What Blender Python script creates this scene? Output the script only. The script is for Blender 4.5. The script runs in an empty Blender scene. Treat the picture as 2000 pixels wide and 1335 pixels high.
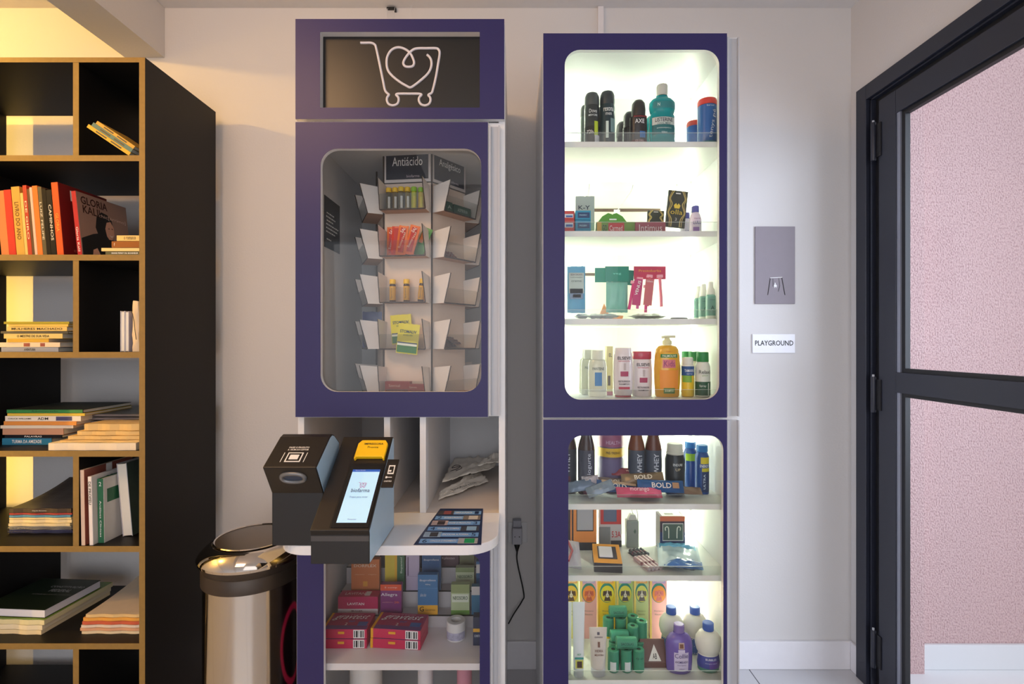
import bpy, math, random
from mathutils import Vector, Matrix, noise
random.seed(7)
SC = bpy.context.scene
COL = SC.collection
R = math.radians

# ------------------------------------------------------------------ camera
F = 989.0                       # focal length in px of the 2000 px wide frame
EYE = 1.35
cam_d = bpy.data.cameras.new('camera'); cam = bpy.data.objects.new('camera', cam_d); COL.objects.link(cam)
cam_d.sensor_width = 36.0; cam_d.lens = F/2000*36.0
cam_d.shift_x = -0.0015; cam_d.clip_start = 0.02
cam.location = (0, 0, EYE); cam.rotation_euler = (R(90), 0, 0)
SC.camera = cam
# ------------------------------------------------------------------ world and exposure
SC.view_settings.view_transform = 'Standard'; SC.view_settings.look = 'None'
SC.view_settings.gamma = 1.0; SC.view_settings.use_curve_mapping = False
SC.view_settings.exposure = 0.08
w = bpy.data.worlds.new('daylight'); SC.world = w; w.use_nodes = True
bg = w.node_tree.nodes['Background']
bg.inputs[0].default_value = (0.86, 0.91, 1.0, 1); bg.inputs[1].default_value = 1.2
# ------------------------------------------------------------------ lights
def lamp(name, kind, loc, target, energy, col, size=0.5, size_y=None, spot=None, blend=0.3, spread=None):
    d = bpy.data.lights.new(name, kind); d.energy = energy; d.color = col
    if kind == 'AREA':
        d.shape = 'RECTANGLE' if size_y else 'SQUARE'; d.size = size
        if size_y: d.size_y = size_y
        if spread: d.spread = R(spread)
    else: d.shadow_soft_size = size
    if kind == 'SPOT': d.spot_size = R(spot); d.spot_blend = blend
    o = bpy.data.objects.new(name, d); COL.objects.link(o); o.location = loc
    o.rotation_euler = (Vector(target)-Vector(loc)).to_track_quat('-Z', 'Y').to_euler()
    return o
lamp('rear_fill', 'AREA', (-0.2, -3.6, 1.5), (0.0, 2.0, 1.20), 40, (1.0, 0.96, 0.96), 4.2, 2.2)  # added fill from behind the camera, no actual window there
lamp('overhead_fill', 'AREA', (0.3, -0.6, 2.70), (0.3, -0.4, 0), 7, (1.0, 0.95, 0.92), 2.0, 1.2)  # added soft overhead fill to lift the interior, not a fitting
lamp('warm_lamp', 'POINT', (-2.70, 1.18, 2.66), (-2.0, 2.0, 1.9), 62, (1.0, 0.56, 0.10), 0.035)
lamp('tall_warm_lamp', 'AREA', (-3.0, 1.28, 1.30), (-2.0, 2.1, 1.30), 15, (1.0, 0.60, 0.09), 0.02, 1.7, spread=62)
lamp('warm_fill', 'AREA', (-1.15, 0.35, 2.66), (-1.1, 1.8, 1.0), 18, (1.0, 0.58, 0.28), 0.6)  # added peach fill that warms the left side, no lamp of the room
lamp('doorway_daylight', 'AREA', (2.5, 0.35, 1.7), (0.0, 1.5, 1.3), 32, (0.74, 0.82, 1.0), 1.3, 1.9, spread=115)

# ------------------------------------------------------------------ materials
def lin(c):
    r = []
    for v in c[:3]:
        v /= 255.0
        r.append(v/12.92 if v <= 0.04045 else ((v+0.055)/1.055)**2.4)
    return (*r, 1.0)
_M = {}
def mat(rgb, rough=0.5, metal=0.0, trans=0.0, emit=0.0, bump=0.0, bscale=60, var=0.0, vscale=8, coat=0.0, spec=None, stretch=None, alpha=1.0):
    key = (tuple(rgb), rough, metal, trans, emit, bump, bscale, var, vscale, coat, spec, stretch, alpha)
    if key in _M: return _M[key]
    m = bpy.data.materials.new('finish_%d_%d_%d' % tuple(int(v) for v in rgb)); m.use_nodes = True
    nt = m.node_tree; b = nt.nodes['Principled BSDF']; c = lin(rgb)
    b.inputs['Base Color'].default_value = c; b.inputs['Roughness'].default_value = rough
    b.inputs['Metallic'].default_value = metal
    if trans: b.inputs['Transmission Weight'].default_value = trans; b.inputs['IOR'].default_value = 1.2
    if coat: b.inputs['Coat Weight'].default_value = coat; b.inputs['Coat Roughness'].default_value = 0.08
    if spec is not None: b.inputs['Specular IOR Level'].default_value = spec
    if emit: b.inputs['Emission Color'].default_value = c; b.inputs['Emission Strength'].default_value = emit
    if alpha < 1: b.inputs['Alpha'].default_value = alpha
    tc = nt.nodes.new('ShaderNodeTexCoord'); mp = nt.nodes.new('ShaderNodeMapping')
    nt.links.new(tc.outputs['Object'], mp.inputs[0])
    if stretch: mp.inputs['Scale'].default_value = stretch
    n = nt.nodes.new('ShaderNodeTexNoise'); n.inputs['Scale'].default_value = vscale if var else 30
    nt.links.new(mp.outputs[0], n.inputs['Vector'])
    v = var if var else 0.03
    mx = nt.nodes.new('ShaderNodeMix'); mx.data_type = 'RGBA'
    mx.inputs[6].default_value = tuple(x*(1-v) for x in c[:3])+(1,)
    mx.inputs[7].default_value = tuple(min(1, x*(1+v)) for x in c[:3])+(1,)
    nt.links.new(n.outputs['Fac'], mx.inputs[0]); nt.links.new(mx.outputs[2], b.inputs['Base Color'])
    if bump:
        n2 = nt.nodes.new('ShaderNodeTexNoise'); n2.inputs['Scale'].default_value = bscale; n2.inputs['Detail'].default_value = 4
        nt.links.new(mp.outputs[0], n2.inputs['Vector'])
        bn = nt.nodes.new('ShaderNodeBump'); bn.inputs['Strength'].default_value = bump; bn.inputs['Distance'].default_value = 0.01
        nt.links.new(n2.outputs['Fac'], bn.inputs['Height']); nt.links.new(bn.outputs[0], b.inputs['Normal'])
    _M[key] = m; return m
def glass_mat(tint=(1, 1, 1), name='clear_glass', refl=0.9):
    m = bpy.data.materials.new(name); m.use_nodes = True; nt = m.node_tree; nt.nodes.clear()
    o = nt.nodes.new('ShaderNodeOutputMaterial'); t = nt.nodes.new('ShaderNodeBsdfTransparent'); g = nt.nodes.new('ShaderNodeBsdfGlossy')
    g.inputs['Roughness'].default_value = 0.02; t.inputs[0].default_value = (*tint, 1)
    g.inputs[0].default_value = (refl, refl, refl, 1)
    f = nt.nodes.new('ShaderNodeLayerWeight'); pw = nt.nodes.new('ShaderNodeMath'); pw.operation = 'POWER'; pw.inputs[1].default_value = 5
    ma = nt.nodes.new('ShaderNodeMath'); ma.operation = 'MULTIPLY_ADD'; ma.inputs[1].default_value = 0.6; ma.inputs[2].default_value = 0.025
    nt.links.new(f.outputs['Facing'], pw.inputs[0]); nt.links.new(pw.outputs[0], ma.inputs[0])
    mx = nt.nodes.new('ShaderNodeMixShader'); nt.links.new(ma.outputs[0], mx.inputs[0])
    nt.links.new(t.outputs[0], mx.inputs[1]); nt.links.new(g.outputs[0], mx.inputs[2]); nt.links.new(mx.outputs[0], o.inputs[0])
    return m
GLASS = glass_mat((0.97, 0.98, 0.98), refl=0.6)
ACRYL = glass_mat((0.93, 0.95, 0.95), 'acrylic')
WALL = mat((214, 211, 210), 0.85, bump=0.06, bscale=120, var=0.015, vscale=3)
PURPLE = mat((44, 40, 94), 0.42, var=0.08, vscale=2, spec=0.35)
WHITE = mat((228, 228, 230), 0.4)
WHITE2 = mat((214, 214, 216), 0.5)
ALU = mat((186, 190, 198), 0.4)
BLACK = mat((20, 20, 22), 0.5)
PRINTW = mat((240, 240, 240), 0.6)
PRINTK = mat((24, 24, 28), 0.6)
MDF = mat((15, 13, 13), 0.5, var=0.1, vscale=20, spec=0.3)
MDFE = mat((142, 112, 56), 0.5, var=0.18, vscale=60, stretch=(1, 1, 1))
CREAM = mat((232, 222, 196), 0.8, var=0.05, vscale=90, stretch=(1, 1, 12))
PAGES = mat((236, 230, 216), 0.85)
CARD = mat((226, 206, 190), 0.7, var=0.03, vscale=6)
CARDW = mat((235, 226, 220), 0.6)
CARDB = mat((58, 44, 38), 0.7)
YEL = mat((250, 200, 20), 0.4)

# ------------------------------------------------------------------ mesh helpers
class MB:
    def __init__(s): s.v = []; s.f = []
    def add(s, vs, fs):
        o = len(s.v); s.v += [tuple(v) for v in vs]; s.f += [tuple(i+o for i in f) for f in fs]; return s
    def box(s, x0, x1, y0, y1, z0, z1):
        return s.add([(x0,y0,z0),(x1,y0,z0),(x1,y1,z0),(x0,y1,z0),(x0,y0,z1),(x1,y0,z1),(x1,y1,z1),(x0,y1,z1)],
                     [(0,3,2,1),(4,5,6,7),(0,1,5,4),(1,2,6,5),(2,3,7,6),(3,0,4,7)])
    def prism(s, pts, axis, a, b):
        def mk(p, c):
            return {'x': (c, p[0], p[1]), 'y': (p[0], c, p[1]), 'z': (p[0], p[1], c)}[axis]
        n = len(pts)
        return s.add([mk(p, a) for p in pts]+[mk(p, b) for p in pts],
                     [tuple(range(n))[::-1], tuple(range(n, 2*n))]+[(i, (i+1) % n, (i+1) % n+n, i+n) for i in range(n)])
    def lathe(s, prof, seg=28, sx=1, sy=1, cx=0, cy=0, close=False):
        n = len(prof); vs = []; fs = []
        for r, z in prof:
            for k in range(seg):
                a = 2*math.pi*k/seg; vs.append((cx+r*sx*math.cos(a), cy+r*sy*math.sin(a), z))
        for i in range(n-1+(1 if close else 0)):
            j = (i+1) % n
            for k in range(seg):
                k2 = (k+1) % seg; fs.append((i*seg+k, i*seg+k2, j*seg+k2, j*seg+k))
        if not close:
            fs.append(tuple(range(seg))[::-1]); fs.append(tuple(range((n-1)*seg, n*seg)))
        return s.add(vs, fs)
    def arc(s, prof, a0, a1, seg=14, sx=1, sy=1):
        vs = []; fs = []
        for r, z in prof:
            for k in range(seg+1):
                a = R(a0+(a1-a0)*k/seg)-math.pi/2; vs.append((r*sx*math.cos(a), r*sy*math.sin(a), z))
        for i in range(len(prof)-1):
            for k in range(seg): fs.append((i*(seg+1)+k, i*(seg+1)+k+1, (i+1)*(seg+1)+k+1, (i+1)*(seg+1)+k))
        return s.add(vs, fs)
    def tube(s, pts, r, seg=8, closed=False):
        P = [Vector(p) for p in pts]; n = len(P); vs = []; fs = []; up = None
        for i in range(n):
            t = (P[(i+1) % n]-P[i-1]) if closed else (P[min(i+1, n-1)]-P[max(i-1, 0)])
            t.normalize()
            if up is None:
                up = Vector((0, 0, 1)) if abs(t.z) < 0.9 else Vector((1, 0, 0))
            up = (up-t*up.dot(t)).normalized(); b = t.cross(up)
            for k in range(seg):
                a = 2*math.pi*k/seg; vs.append(P[i]+(up*math.cos(a)+b*math.sin(a))*r)
        for i in range(n if closed else n-1):
            j = (i+1) % n
            for k in range(seg): fs.append((i*seg+k, i*seg+(k+1) % seg, j*seg+(k+1) % seg, j*seg+k))
        if not closed: fs += [tuple(range(seg))[::-1], tuple(range((n-1)*seg, n*seg))]
        return s.add(vs, fs)
    def pillow(s, w, h, t, nx=16, ny=10, crinkle=0.15, seal=0.06, seed=0):
        """puffed packet lying in XZ, centred, thickness along y"""
        for sg in (-1, 1):
            vs = []; fs = []
            for j in range(ny+1):
                for i in range(nx+1):
                    u = i/nx; v = j/ny
                    pu = max(0, min(1, (min(u, 1-u)-seal)/0.25)); pv = max(0, min(1, min(v, 1-v)/0.35))
                    th = t/2*math.sin(pu*math.pi/2)*math.sin(pv*math.pi/2)**0.7
                    th *= 1+crinkle*2*noise.noise(Vector((u*6+seed, v*5, sg)))
                    x = (u-0.5)*w; z = (v-0.5)*h*(1+0.05*noise.noise(Vector((u*9, seed, 1))))
                    vs.append((x, sg*(th+0.0004)+crinkle*0.02*w*noise.noise(Vector((u*5, v*4+seed, 3))), z))
            for j in range(ny):
                for i in range(nx):
                    a = j*(nx+1)+i; q = (a, a+1, a+nx+2, a+nx+1); fs.append(q if sg < 0 else q[::-1])
            s.add(vs, fs)
        return s
    def xf(s, M):
        s.v = [tuple(M @ Vector(v)) for v in s.v]; return s
def smooth_path(pts, n=6, closed=False):
    P = [Vector(p) for p in pts]; out = []; m = len(P)
    for i in range(m if closed else m-1):
        if closed: a, b, c, d = P[i-1], P[i], P[(i+1) % m], P[(i+2) % m]
        else: a, b, c, d = P[max(i-1, 0)], P[i], P[i+1], P[min(i+2, m-1)]
        for k in range(n):
            t = k/n; out.append(0.5*((2*b)+(c-a)*t+(2*a-5*b+4*c-d)*t*t+(3*b-a-3*c+d)*t**3))
    if not closed: out.append(P[-1])
    return out
def props(o, label=None, cat=None, group=None, kind=None):
    if label: o['label'] = label
    if cat: o['category'] = cat
    if group: o['group'] = group
    if kind: o['kind'] = kind
    return o
def link(name, me, m, parent=None, bevel=0.0, smooth=False, loc=None, rot=None):
    o = bpy.data.objects.new(name, me); COL.objects.link(o)
    if m:
        if me.materials: me.materials[0] = m
        else: me.materials.append(m)
    if smooth:
        for p in me.polygons: p.use_smooth = True
        try: me.set_sharp_from_angle(angle=R(38))
        except Exception: pass
    if bevel:
        b = o.modifiers.new('bevel', 'BEVEL'); b.width = bevel; b.segments = 2; b.limit_method = 'ANGLE'; b.angle_limit = R(40)
    if parent: o.parent = parent
    if loc: o.location = loc
    if rot: o.rotation_euler = rot
    return o
def part(name, mb, m, parent=None, bevel=0.0, smooth=False, loc=None, rot=None, label=None):
    me = bpy.data.meshes.new(name); me.from_pydata(mb.v, [], mb.f); me.validate(); me.update()
    o = link(name, me, m, parent, bevel, smooth, loc, rot)
    if label: o['label'] = label
    return o
def thing(name, label, cat, loc=(0, 0, 0), rot=(0, 0, 0), group=None, kind=None):
    o = bpy.data.objects.new(name, None); COL.objects.link(o); o.location = loc; o.rotation_euler = rot
    o.empty_display_size = 0.05
    return props(o, label, cat, group, kind)
def struct(name, mb, m, bevel=0.0, label=None):
    o = part(name, mb, m, None, bevel); o['kind'] = 'structure'
    if label: o['label'] = label
    return o
def ring_mesh(outer, holes, depth):
    """flat plate in XZ with holes, y from 0 to depth"""
    c = bpy.data.curves.new('plate', 'CURVE'); c.dimensions = '2D'; c.fill_mode = 'BOTH'; c.extrude = depth/2
    for pts in [outer]+holes:
        sp = c.splines.new('POLY'); sp.points.add(len(pts)-1)
        for i, (x, y) in enumerate(pts): sp.points[i].co = (x, y, 0, 1)
        sp.use_cyclic_u = True
    o = bpy.data.objects.new('plate', c); me = bpy.data.meshes.new_from_object(o)
    bpy.data.objects.remove(o); bpy.data.curves.remove(c)
    me.transform(Matrix.Translation((0, depth/2, 0)) @ Matrix.Rotation(R(90), 4, 'X'))
    return me
def rrect(x0, x1, z0, z1, r, n=8):
    p = []
    for cx, cz, a0 in ((x1-r, z1-r, 0), (x0+r, z1-r, 90), (x0+r, z0+r, 180), (x1-r, z0+r, 270)):
        for k in range(n+1):
            a = R(a0+90*k/n); p.append((cx+r*math.cos(a), cz+r*math.sin(a)))
    return p
_T = {}
def text_mesh(s):
    if s in _T: return _T[s]
    c = bpy.data.curves.new('t', 'FONT'); c.body = s; c.resolution_u = 2; c.size = 1; c.offset = 0.012 if s.isupper() else 0.0
    o = bpy.data.objects.new('t', c); me = bpy.data.meshes.new_from_object(o)
    bpy.data.objects.remove(o); bpy.data.curves.remove(c)
    vs = [v.co.copy() for v in me.vertices]; fs = [tuple(p.vertices) for p in me.polygons]
    bpy.data.meshes.remove(me)
    x0 = min(v.x for v in vs); x1 = max(v.x for v in vs); y0 = min(v.y for v in vs); y1 = max(v.y for v in vs)
    vs = [((v.x-x0)/(x1-x0)-0.5, (v.y-y0)/(y1-y0)-0.5) for v in vs]
    _T[s] = (vs, fs); return _T[s]
def text(s, parent, cx, y, cz, w, h, m=None, bend=0, rot=0, flat=False, name='lettering', yscale=1.0, shear=0.0):
    """lettering in the XZ plane facing -Y (flat=True: lying in XY facing up, y/cz swapped roles)"""
    vs, fs = text_mesh(s); mb = MB(); out = []
    cr, sr = math.cos(R(rot)), math.sin(R(rot))
    for a, b in vs:
        px, pz = (a+shear*b)*w, b*h; px, pz = px*cr-pz*sr, px*sr+pz*cr
        px += cx; pz += cz
        if bend: an = px/bend; out.append((bend*math.sin(an), -bend*math.cos(an)*yscale+y, pz))
        elif flat: out.append((px, pz, y))
        else: out.append((px, y, pz))
    mb.add(out, fs)
    return part(name, mb, m or PRINTW, parent)
def PX(px, Y): return (px-1003)*Y/F
def PZ(py, Y): return EYE+(667.5-py)*Y/F

# ================================================================== room
ZB = 2.10; CEIL = 2.734; RX = 1.40
floor_m = mat((206, 204, 206), 0.25)
def tile_mat(rgb, sx, sy, ox, oy, grout, rough=0.25, gw=0.004):
    m = bpy.data.materials.new('tiles'); m.use_nodes = True; nt = m.node_tree; b = nt.nodes['Principled BSDF']
    tc = nt.nodes.new('ShaderNodeTexCoord'); mp = nt.nodes.new('ShaderNodeMapping'); mp.inputs['Location'].default_value = (ox, oy, 0)
    br = nt.nodes.new('ShaderNodeTexBrick'); br.offset = 0; br.inputs['Scale'].default_value = 1
    br.inputs['Brick Width'].default_value = sx; br.inputs['Row Height'].default_value = sy; br.inputs['Mortar Size'].default_value = gw/2
    br.inputs['Mortar Smooth'].default_value = 0
    c = lin(rgb); br.inputs['Color1'].default_value = c; br.inputs['Color2'].default_value = tuple(x*0.97 for x in c[:3])+(1,)
    br.inputs['Mortar'].default_value = lin(grout)
    nt.links.new(tc.outputs['Object'], mp.inputs[0]); nt.links.new(mp.outputs[0], br.inputs['Vector'])
    nt.links.new(br.outputs['Color'], b.inputs['Base Color']); b.inputs['Roughness'].default_value = rough
    return m
struct('floor', MB().box(-3.3, 1.55, -4.0, 2.25, -0.1, 0.0), tile_mat((204, 203, 206), 0.8, 0.8, -0.972+0.8*2, 0.3, (70, 68, 72)))
struct('wall_back', MB().box(-3.3, 1.55, 2.10, 2.25, 0.0, CEIL), WALL)
struct('ceiling', MB().box(-3.3, 1.55, -4.0, 2.25, CEIL, CEIL+0.1), mat((226, 224, 224), 0.9))
struct('wall_left', MB().box(-3.3, -3.2, -4.0, 2.10, 0.0, CEIL), WALL)
DY0, DY1, DZ = 0.95, 2.045, 2.36
struct('wall_right', MB().box(RX, 1.55, DY1, 2.10, 0.0, CEIL).box(RX, 1.55, DY0, DY1, DZ, CEIL).box(RX, 1.55, -4.0, DY0, 0.0, CEIL), WALL)
# ceiling beam running towards the viewer
struct('trim_1', MB().box(-1.61, -1.446, -4.0, 2.099, 2.528, CEIL-0.001), WALL, label='boxed ceiling beam')
struct('trim_2', MB().box(PX(1167, 2.1), PX(1178, 2.1), 2.086, 2.0995, 2.0, CEIL-0.001), mat((226, 222, 224), 0.6), label='thin vertical wall strip')
tilew = mat((232, 230, 234), 0.3)
struct('baseboard_back', MB().box(-1.23, RX-0.001, 2.087, 2.0995, 0.0005, 0.115), tilew, 0.002)
struct('baseboard_right', MB().box(RX-0.012, RX-0.0005, 2.046, 2.086, 0.0005, 0.115), tilew, 0.002)
# outside
def stucco():
    m = bpy.data.materials.new('pink_stucco'); m.use_nodes = True; nt = m.node_tree; b = nt.nodes['Principled BSDF']
    tc = nt.nodes.new('ShaderNodeTexCoord'); n = nt.nodes.new('ShaderNodeTexNoise'); n.inputs['Scale'].default_value = 150; n.inputs['Detail'].default_value = 5
    mp = nt.nodes.new('ShaderNodeMapping'); mp.inputs['Scale'].default_value = (1.2, 1, 0.8)
    nt.links.new(tc.outputs['Object'], mp.inputs[0]); nt.links.new(mp.outputs[0], n.inputs['Vector'])
    cr = nt.nodes.new('ShaderNodeValToRGB'); cr.color_ramp.elements[0].position = 0.30; cr.color_ramp.elements[0].color = lin((188, 148, 148))
    cr.color_ramp.elements[1].position = 0.56; cr.color_ramp.elements[1].color = lin((226, 192, 190))
    nt.links.new(n.outputs['Fac'], cr.inputs[0]); nt.links.new(cr.outputs[0], b.inputs['Base Color'])
    bn = nt.nodes.new('ShaderNodeBump'); bn.inputs['Strength'].default_value = 0.9; bn.inputs['Distance'].default_value = 0.012
    nt.links.new(n.outputs['Fac'], bn.inputs['Height']); nt.links.new(bn.outputs[0], b.inputs['Normal']); b.inputs['Roughness'].default_value = 0.9
    return m
STUC = stucco()
o = struct('wall_outside', MB().box(1.55, 6.0, 2.10, 2.25, 0, 4.2).box(1.551, 1.672, 2.06, 2.10, 0, 4.2), STUC, label='pink stucco wall outside the door')
struct('baseboard_outside', MB().box(1.6725, 6.0, 2.085, 2.0995, 0.0005, 0.1025), tile_mat((226, 226, 228), 0.6, 2, 0.26, 0.5, (170, 170, 174), 0.4), 0.002)
struct('floor_outside', MB().box(1.55, 6.0, -3.0, 2.25, -0.1, 0.0), tile_mat((236, 236, 238), 0.6, 0.6, 0.26, 0.1, (180, 180, 184), 0.5), label='white tiled floor outside the door')

# ------------------------------------------------------------------ door in the right wall
DF = mat((38, 42, 56), 0.38); DFD = mat((20, 20, 24), 0.5)
d = thing('door_1', None, None, (RX, 0, 0), kind='structure'); d['label'] = 'dark aluminium glazed door to the playground'
fx0, fx1 = -0.018, 0.05
fr = MB().box(fx0, fx1, 1.987, 2.0445, 0.001, DZ-0.001).box(fx0, fx1, DY0+0.001, 1.0085, 0.001, DZ-0.001).box(fx0, fx1, 1.0085, 1.987, DZ-0.06, DZ-0.001)
part('door_frame', fr, DF, d, 0.002)
part('rebate', MB().box(0.012, 0.045, 1.955, 1.987, 0.001, DZ-0.06).box(0.012, 0.045, 1.0085, 1.955, DZ-0.09, DZ-0.06).box(0.012, 0.045, 1.0085, 1.03, 0.001, DZ-0.09), DFD, d)
part('rebate_lip', MB().box(-0.006, 0.012, 1.972, 1.978, 0.001, DZ-0.062).box(-0.006, 0.012, 1.02, 1.978, DZ-0.068, DZ-0.062), DF, d)
# leaf
LY0, LY1, LZ1 = 1.035, 1.930, 2.268
part('leaf_frame', MB().box(-0.008, 0.034, 1.845, LY1, 0.012, LZ1).box(-0.008, 0.034, LY0, LY0+0.085, 0.012, LZ1)
     .box(-0.0075, 0.0335, LY0+0.085, 1.845, LZ1-0.085, LZ1-0.0005).box(-0.0075, 0.0335, LY0+0.085, 1.845, 0.0125, 0.10), DF, d, 0.0015)
part('middle_rail', MB().box(-0.0085, 0.0345, LY0+0.085, 1.845, 1.166, 1.240), DF, d, 0.0015)
part('glazing_bead', MB().box(-0.004, 0.010, 1.828, 1.845, 0.10, 1.166).box(-0.004, 0.010, 1.828, 1.845, 1.240, LZ1-0.085), mat((150, 156, 172), 0.3, metal=0.5), d, label='pale aluminium glazing bead')
part('glazing_gasket', MB().box(0.002, 0.02, 1.812, 1.828, 0.10, 1.166).box(0.002, 0.02, 1.812, 1.828, 1.240, LZ1-0.085)
     .box(0.002, 0.02, LY0+0.085, 1.812, LZ1-0.10, LZ1-0.085).box(0.002, 0.02, LY0+0.085, 1.812, 1.24, 1.255).box(0.002, 0.02, LY0+0.085, 1.812, 1.152, 1.166), DFD, d)
part('glass_pane', MB().box(0.010, 0.014, LY0+0.085, 1.826, 0.09, LZ1-0.095), GLASS, d)
for za, zb in ((2.046, 2.193), (1.08, 1.217), (0.10, 0.243)):
    hg = part('hinge', MB().lathe([(0.008, za), (0.009, za+0.004), (0.009, zb-0.004), (0.008, zb)], 14, cx=-0.016, cy=1.948), DF, d, smooth=True)
    part('hinge_plate', MB().box(-0.0115, -0.0085, 1.915, 1.95, za+0.01, zb-0.01), DFD, hg)
    part('hinge_pin', MB().lathe([(0.004, zb), (0.004, zb+0.008)], 10, cx=-0.016, cy=1.948), ALU, hg)

# ------------------------------------------------------------------ wall signs
def wbox(name, label, cat, px0, px1, py0, py1, Y, dep, m, **k):
    x0, x1, z0, z1 = PX(px0, Y), PX(px1, Y), PZ(py1, Y), PZ(py0, Y)
    t = thing(name, label, cat, ((x0+x1)/2, Y, (z0+z1)/2), **k)
    hw, hh = (x1-x0)/2, (z1-z0)/2
    part('panel', MB().box(-hw, hw, 0, dep, -hh, hh), m, t, 0.001)
    return t, hw, hh
t, hw, hh = wbox('pictogram_sign', 'grey rectangular wall sign with a white swing pictogram beside the door', 'sign', 1475, 1553, 442, 593, 2.094, 0.0055, mat((132, 122, 130), 0.45))
S = 2.094/F
def sw(px, py): return (((px-1440)/1.0), 0, 0)
def zp(zx, zy):  # zoomed crop px -> local
    px = 1440+zx/4.172; py = 400+zy/4.172
    return (PX(px, 2.094)-t.location.x, -0.0015, PZ(py, 2.094)-t.location.z)
part('swing_frame', MB().tube([zp(268, 600), zp(248, 733)], 0.0011, 6).tube([zp(362, 590), zp(388, 733)], 0.0011, 6).tube([zp(290, 600), zp(292, 665)], 0.0006, 6).tube([zp(338, 600), zp(345, 660), zp(334, 705)], 0.0006, 6), PRINTK, t)
part('swing_bar', MB().tube([zp(266, 594), zp(364, 590)], 0.0016, 8), PRINTW, t)
a = zp(308, 640); 
part('child_figure', MB().box(a[0]-0.002, a[0]+0.002, -0.001, 0.0, a[2]-0.002, a[2]+0.003).prism([(a[0]-0.0055, a[2]-0.008), (a[0]-0.003, a[2]-0.003), (a[0]+0.003, a[2]-0.003), (a[0]+0.007, a[2]-0.009), (a[0]+0.006, a[2]-0.014), (a[0]-0.005, a[2]-0.014)], 'y', -0.001, 0).box(a[0]-0.003, a[0]-0.001, -0.001, 0, a[2]-0.018, a[2]-0.014).box(a[0]+0.004, a[0]+0.0055, -0.001, 0, a[2]-0.018, a[2]-0.014), PRINTW, t)
t, hw, hh = wbox('door_name_plate', 'small white plate reading PLAYGROUND below the grey sign', 'sign', 1470, 1553, 652, 689, 2.094, 0.0055, mat((238, 238, 244), 0.35))
text('PLAYGROUND', t, 0.001, -0.0006, 0.002, hw*2*0.9, 0.021, PRINTK)

# bits above the header cabinet
t = thing('wire_clip', 'small black clip on the wall just under the ceiling above the logo panel', 'clip', (PX(767, 2.09), 2.09, PZ(16, 2.09)))
part('clip_body', MB().box(-0.024, 0.012, -0.004, 0.0095, -0.0025, 0.0025).box(0.006, 0.014, -0.004, 0.0095, -0.012, 0.0), BLACK, t)
for k, (x, y0, x2, y2) in enumerate(((758, 14, 765, 40), (806, 6, 808, 40), (772, 12, 770, 40))):
    o = part('thin_wire', MB().tube([(PX(x, 2.094), 2.094, PZ(y0, 2.094)), (PX(x-3, 2.05), 2.05, PZ(y0+14, 2.05)), (PX(x2, 1.9), 1.9, PZ(y2+22, 1.9)), (PX(x2, 1.9), 1.9, 2.291)], 0.0009, 6), WHITE)
    props(o, ['thin white wire left of the clip above the logo panel', 'thin white wire right of the clip above the logo panel', 'thin white wire directly under the black clip above the logo panel'][k], 'wire')

# ================================================================== bookcase
BF, BB = 1.650, 2.042; SB = F/BF; BXR = -1.201; BXL = -3.15; TH = 0.019
def bz(py): return PZ(py, BF)
bc = thing('bookcase', 'tall black open bookcase with brown edges full of books at the left', 'bookcase', (-1.84, BF, 0))
def loc(mb): return mb.xf(Matrix.Translation((1.84, -BF, 0)))
BT = bz(112)
def board(name, x0, x1, z0, z1, y0=BF, y1=BB):
    p = part(name, loc(MB().box(x0, x1, y0+0.001, y1, z0, z1)), MDF, bc)
    part('edge_band', loc(MB().box(x0, x1, y0, y0+0.001, z0, z1)), MDFE, p, label='brown edge band')
board('side_panel', BXR-TH, BXR, 0.001, BT)
board('side_panel', BXL, BXL+TH, 0.001, BT)
board('top_board', BXL+TH, BXR-TH, BT-0.016, BT)
SHELF = [bz(303), bz(497), bz(687), bz(880), bz(1066), bz(1256)]
for z in SHELF: board('shelf', BXL+TH, BXR-TH, z-TH, z)
board('bottom_board', BXL+TH, BXR-TH, 0.03, 0.05)
lv = [0.05]+SHELF[::-1]+[BT-0.016]          # floors of the cells from the bottom
for i in range(7):
    z0 = lv[i]; z1 = (lv[i+1]-TH) if i < 6 else lv[7]
    xs = (-1.4365, -2.064, -2.69) if i % 2 == 0 else (-1.845, -2.41)
    for x in xs: board('divider', x, x+TH, z0, z1, BF+0.001)

BG = {}
def rgbm(c, rough=0.5): return mat(c, 0.6, spec=0.15) if max(c) < 64 else mat(c, rough, spec=0.35)
def book_up(label, x, y, z, t, d, h, c, lean=0.0, rz=0.0, txt=None, tc=None, group=None, side=None, name='book', spine_side=True, tz=0.5, th=0.5, front='spine'):
    """upright book; x = left edge at the bottom, lean>0 tips the top to the left"""
    a = R(lean); lift = 0.0003+(t/2*abs(math.sin(a)))
    e = thing(name, label, 'book', (x+t/2, y, z+lift), (0, -a, R(rz)), group)
    b = 0.0015; m = rgbm(c)
    mb = MB().box(-t/2, -t/2+b, 0, d, 0, h).box(t/2-b, t/2, 0, d, 0, h)
    if front == 'spine': mb.box(-t/2+b, t/2-b, 0, b, 0, h); pg = (b, d-0.003)
    else: mb.box(-t/2+b, t/2-b, d-b, d, 0, h); pg = (0.002, d-b)
    part('cover', mb, m, e)
    part('pages', MB().box(-t/2+b, t/2-b, pg[0], pg[1], 0.002, h-0.003), PAGES, e)
    if txt: text(txt, e, 0, -0.0005, h*tz, h*th, t*0.5, tc or PRINTW, rot=-90)
    return e, h, t
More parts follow.
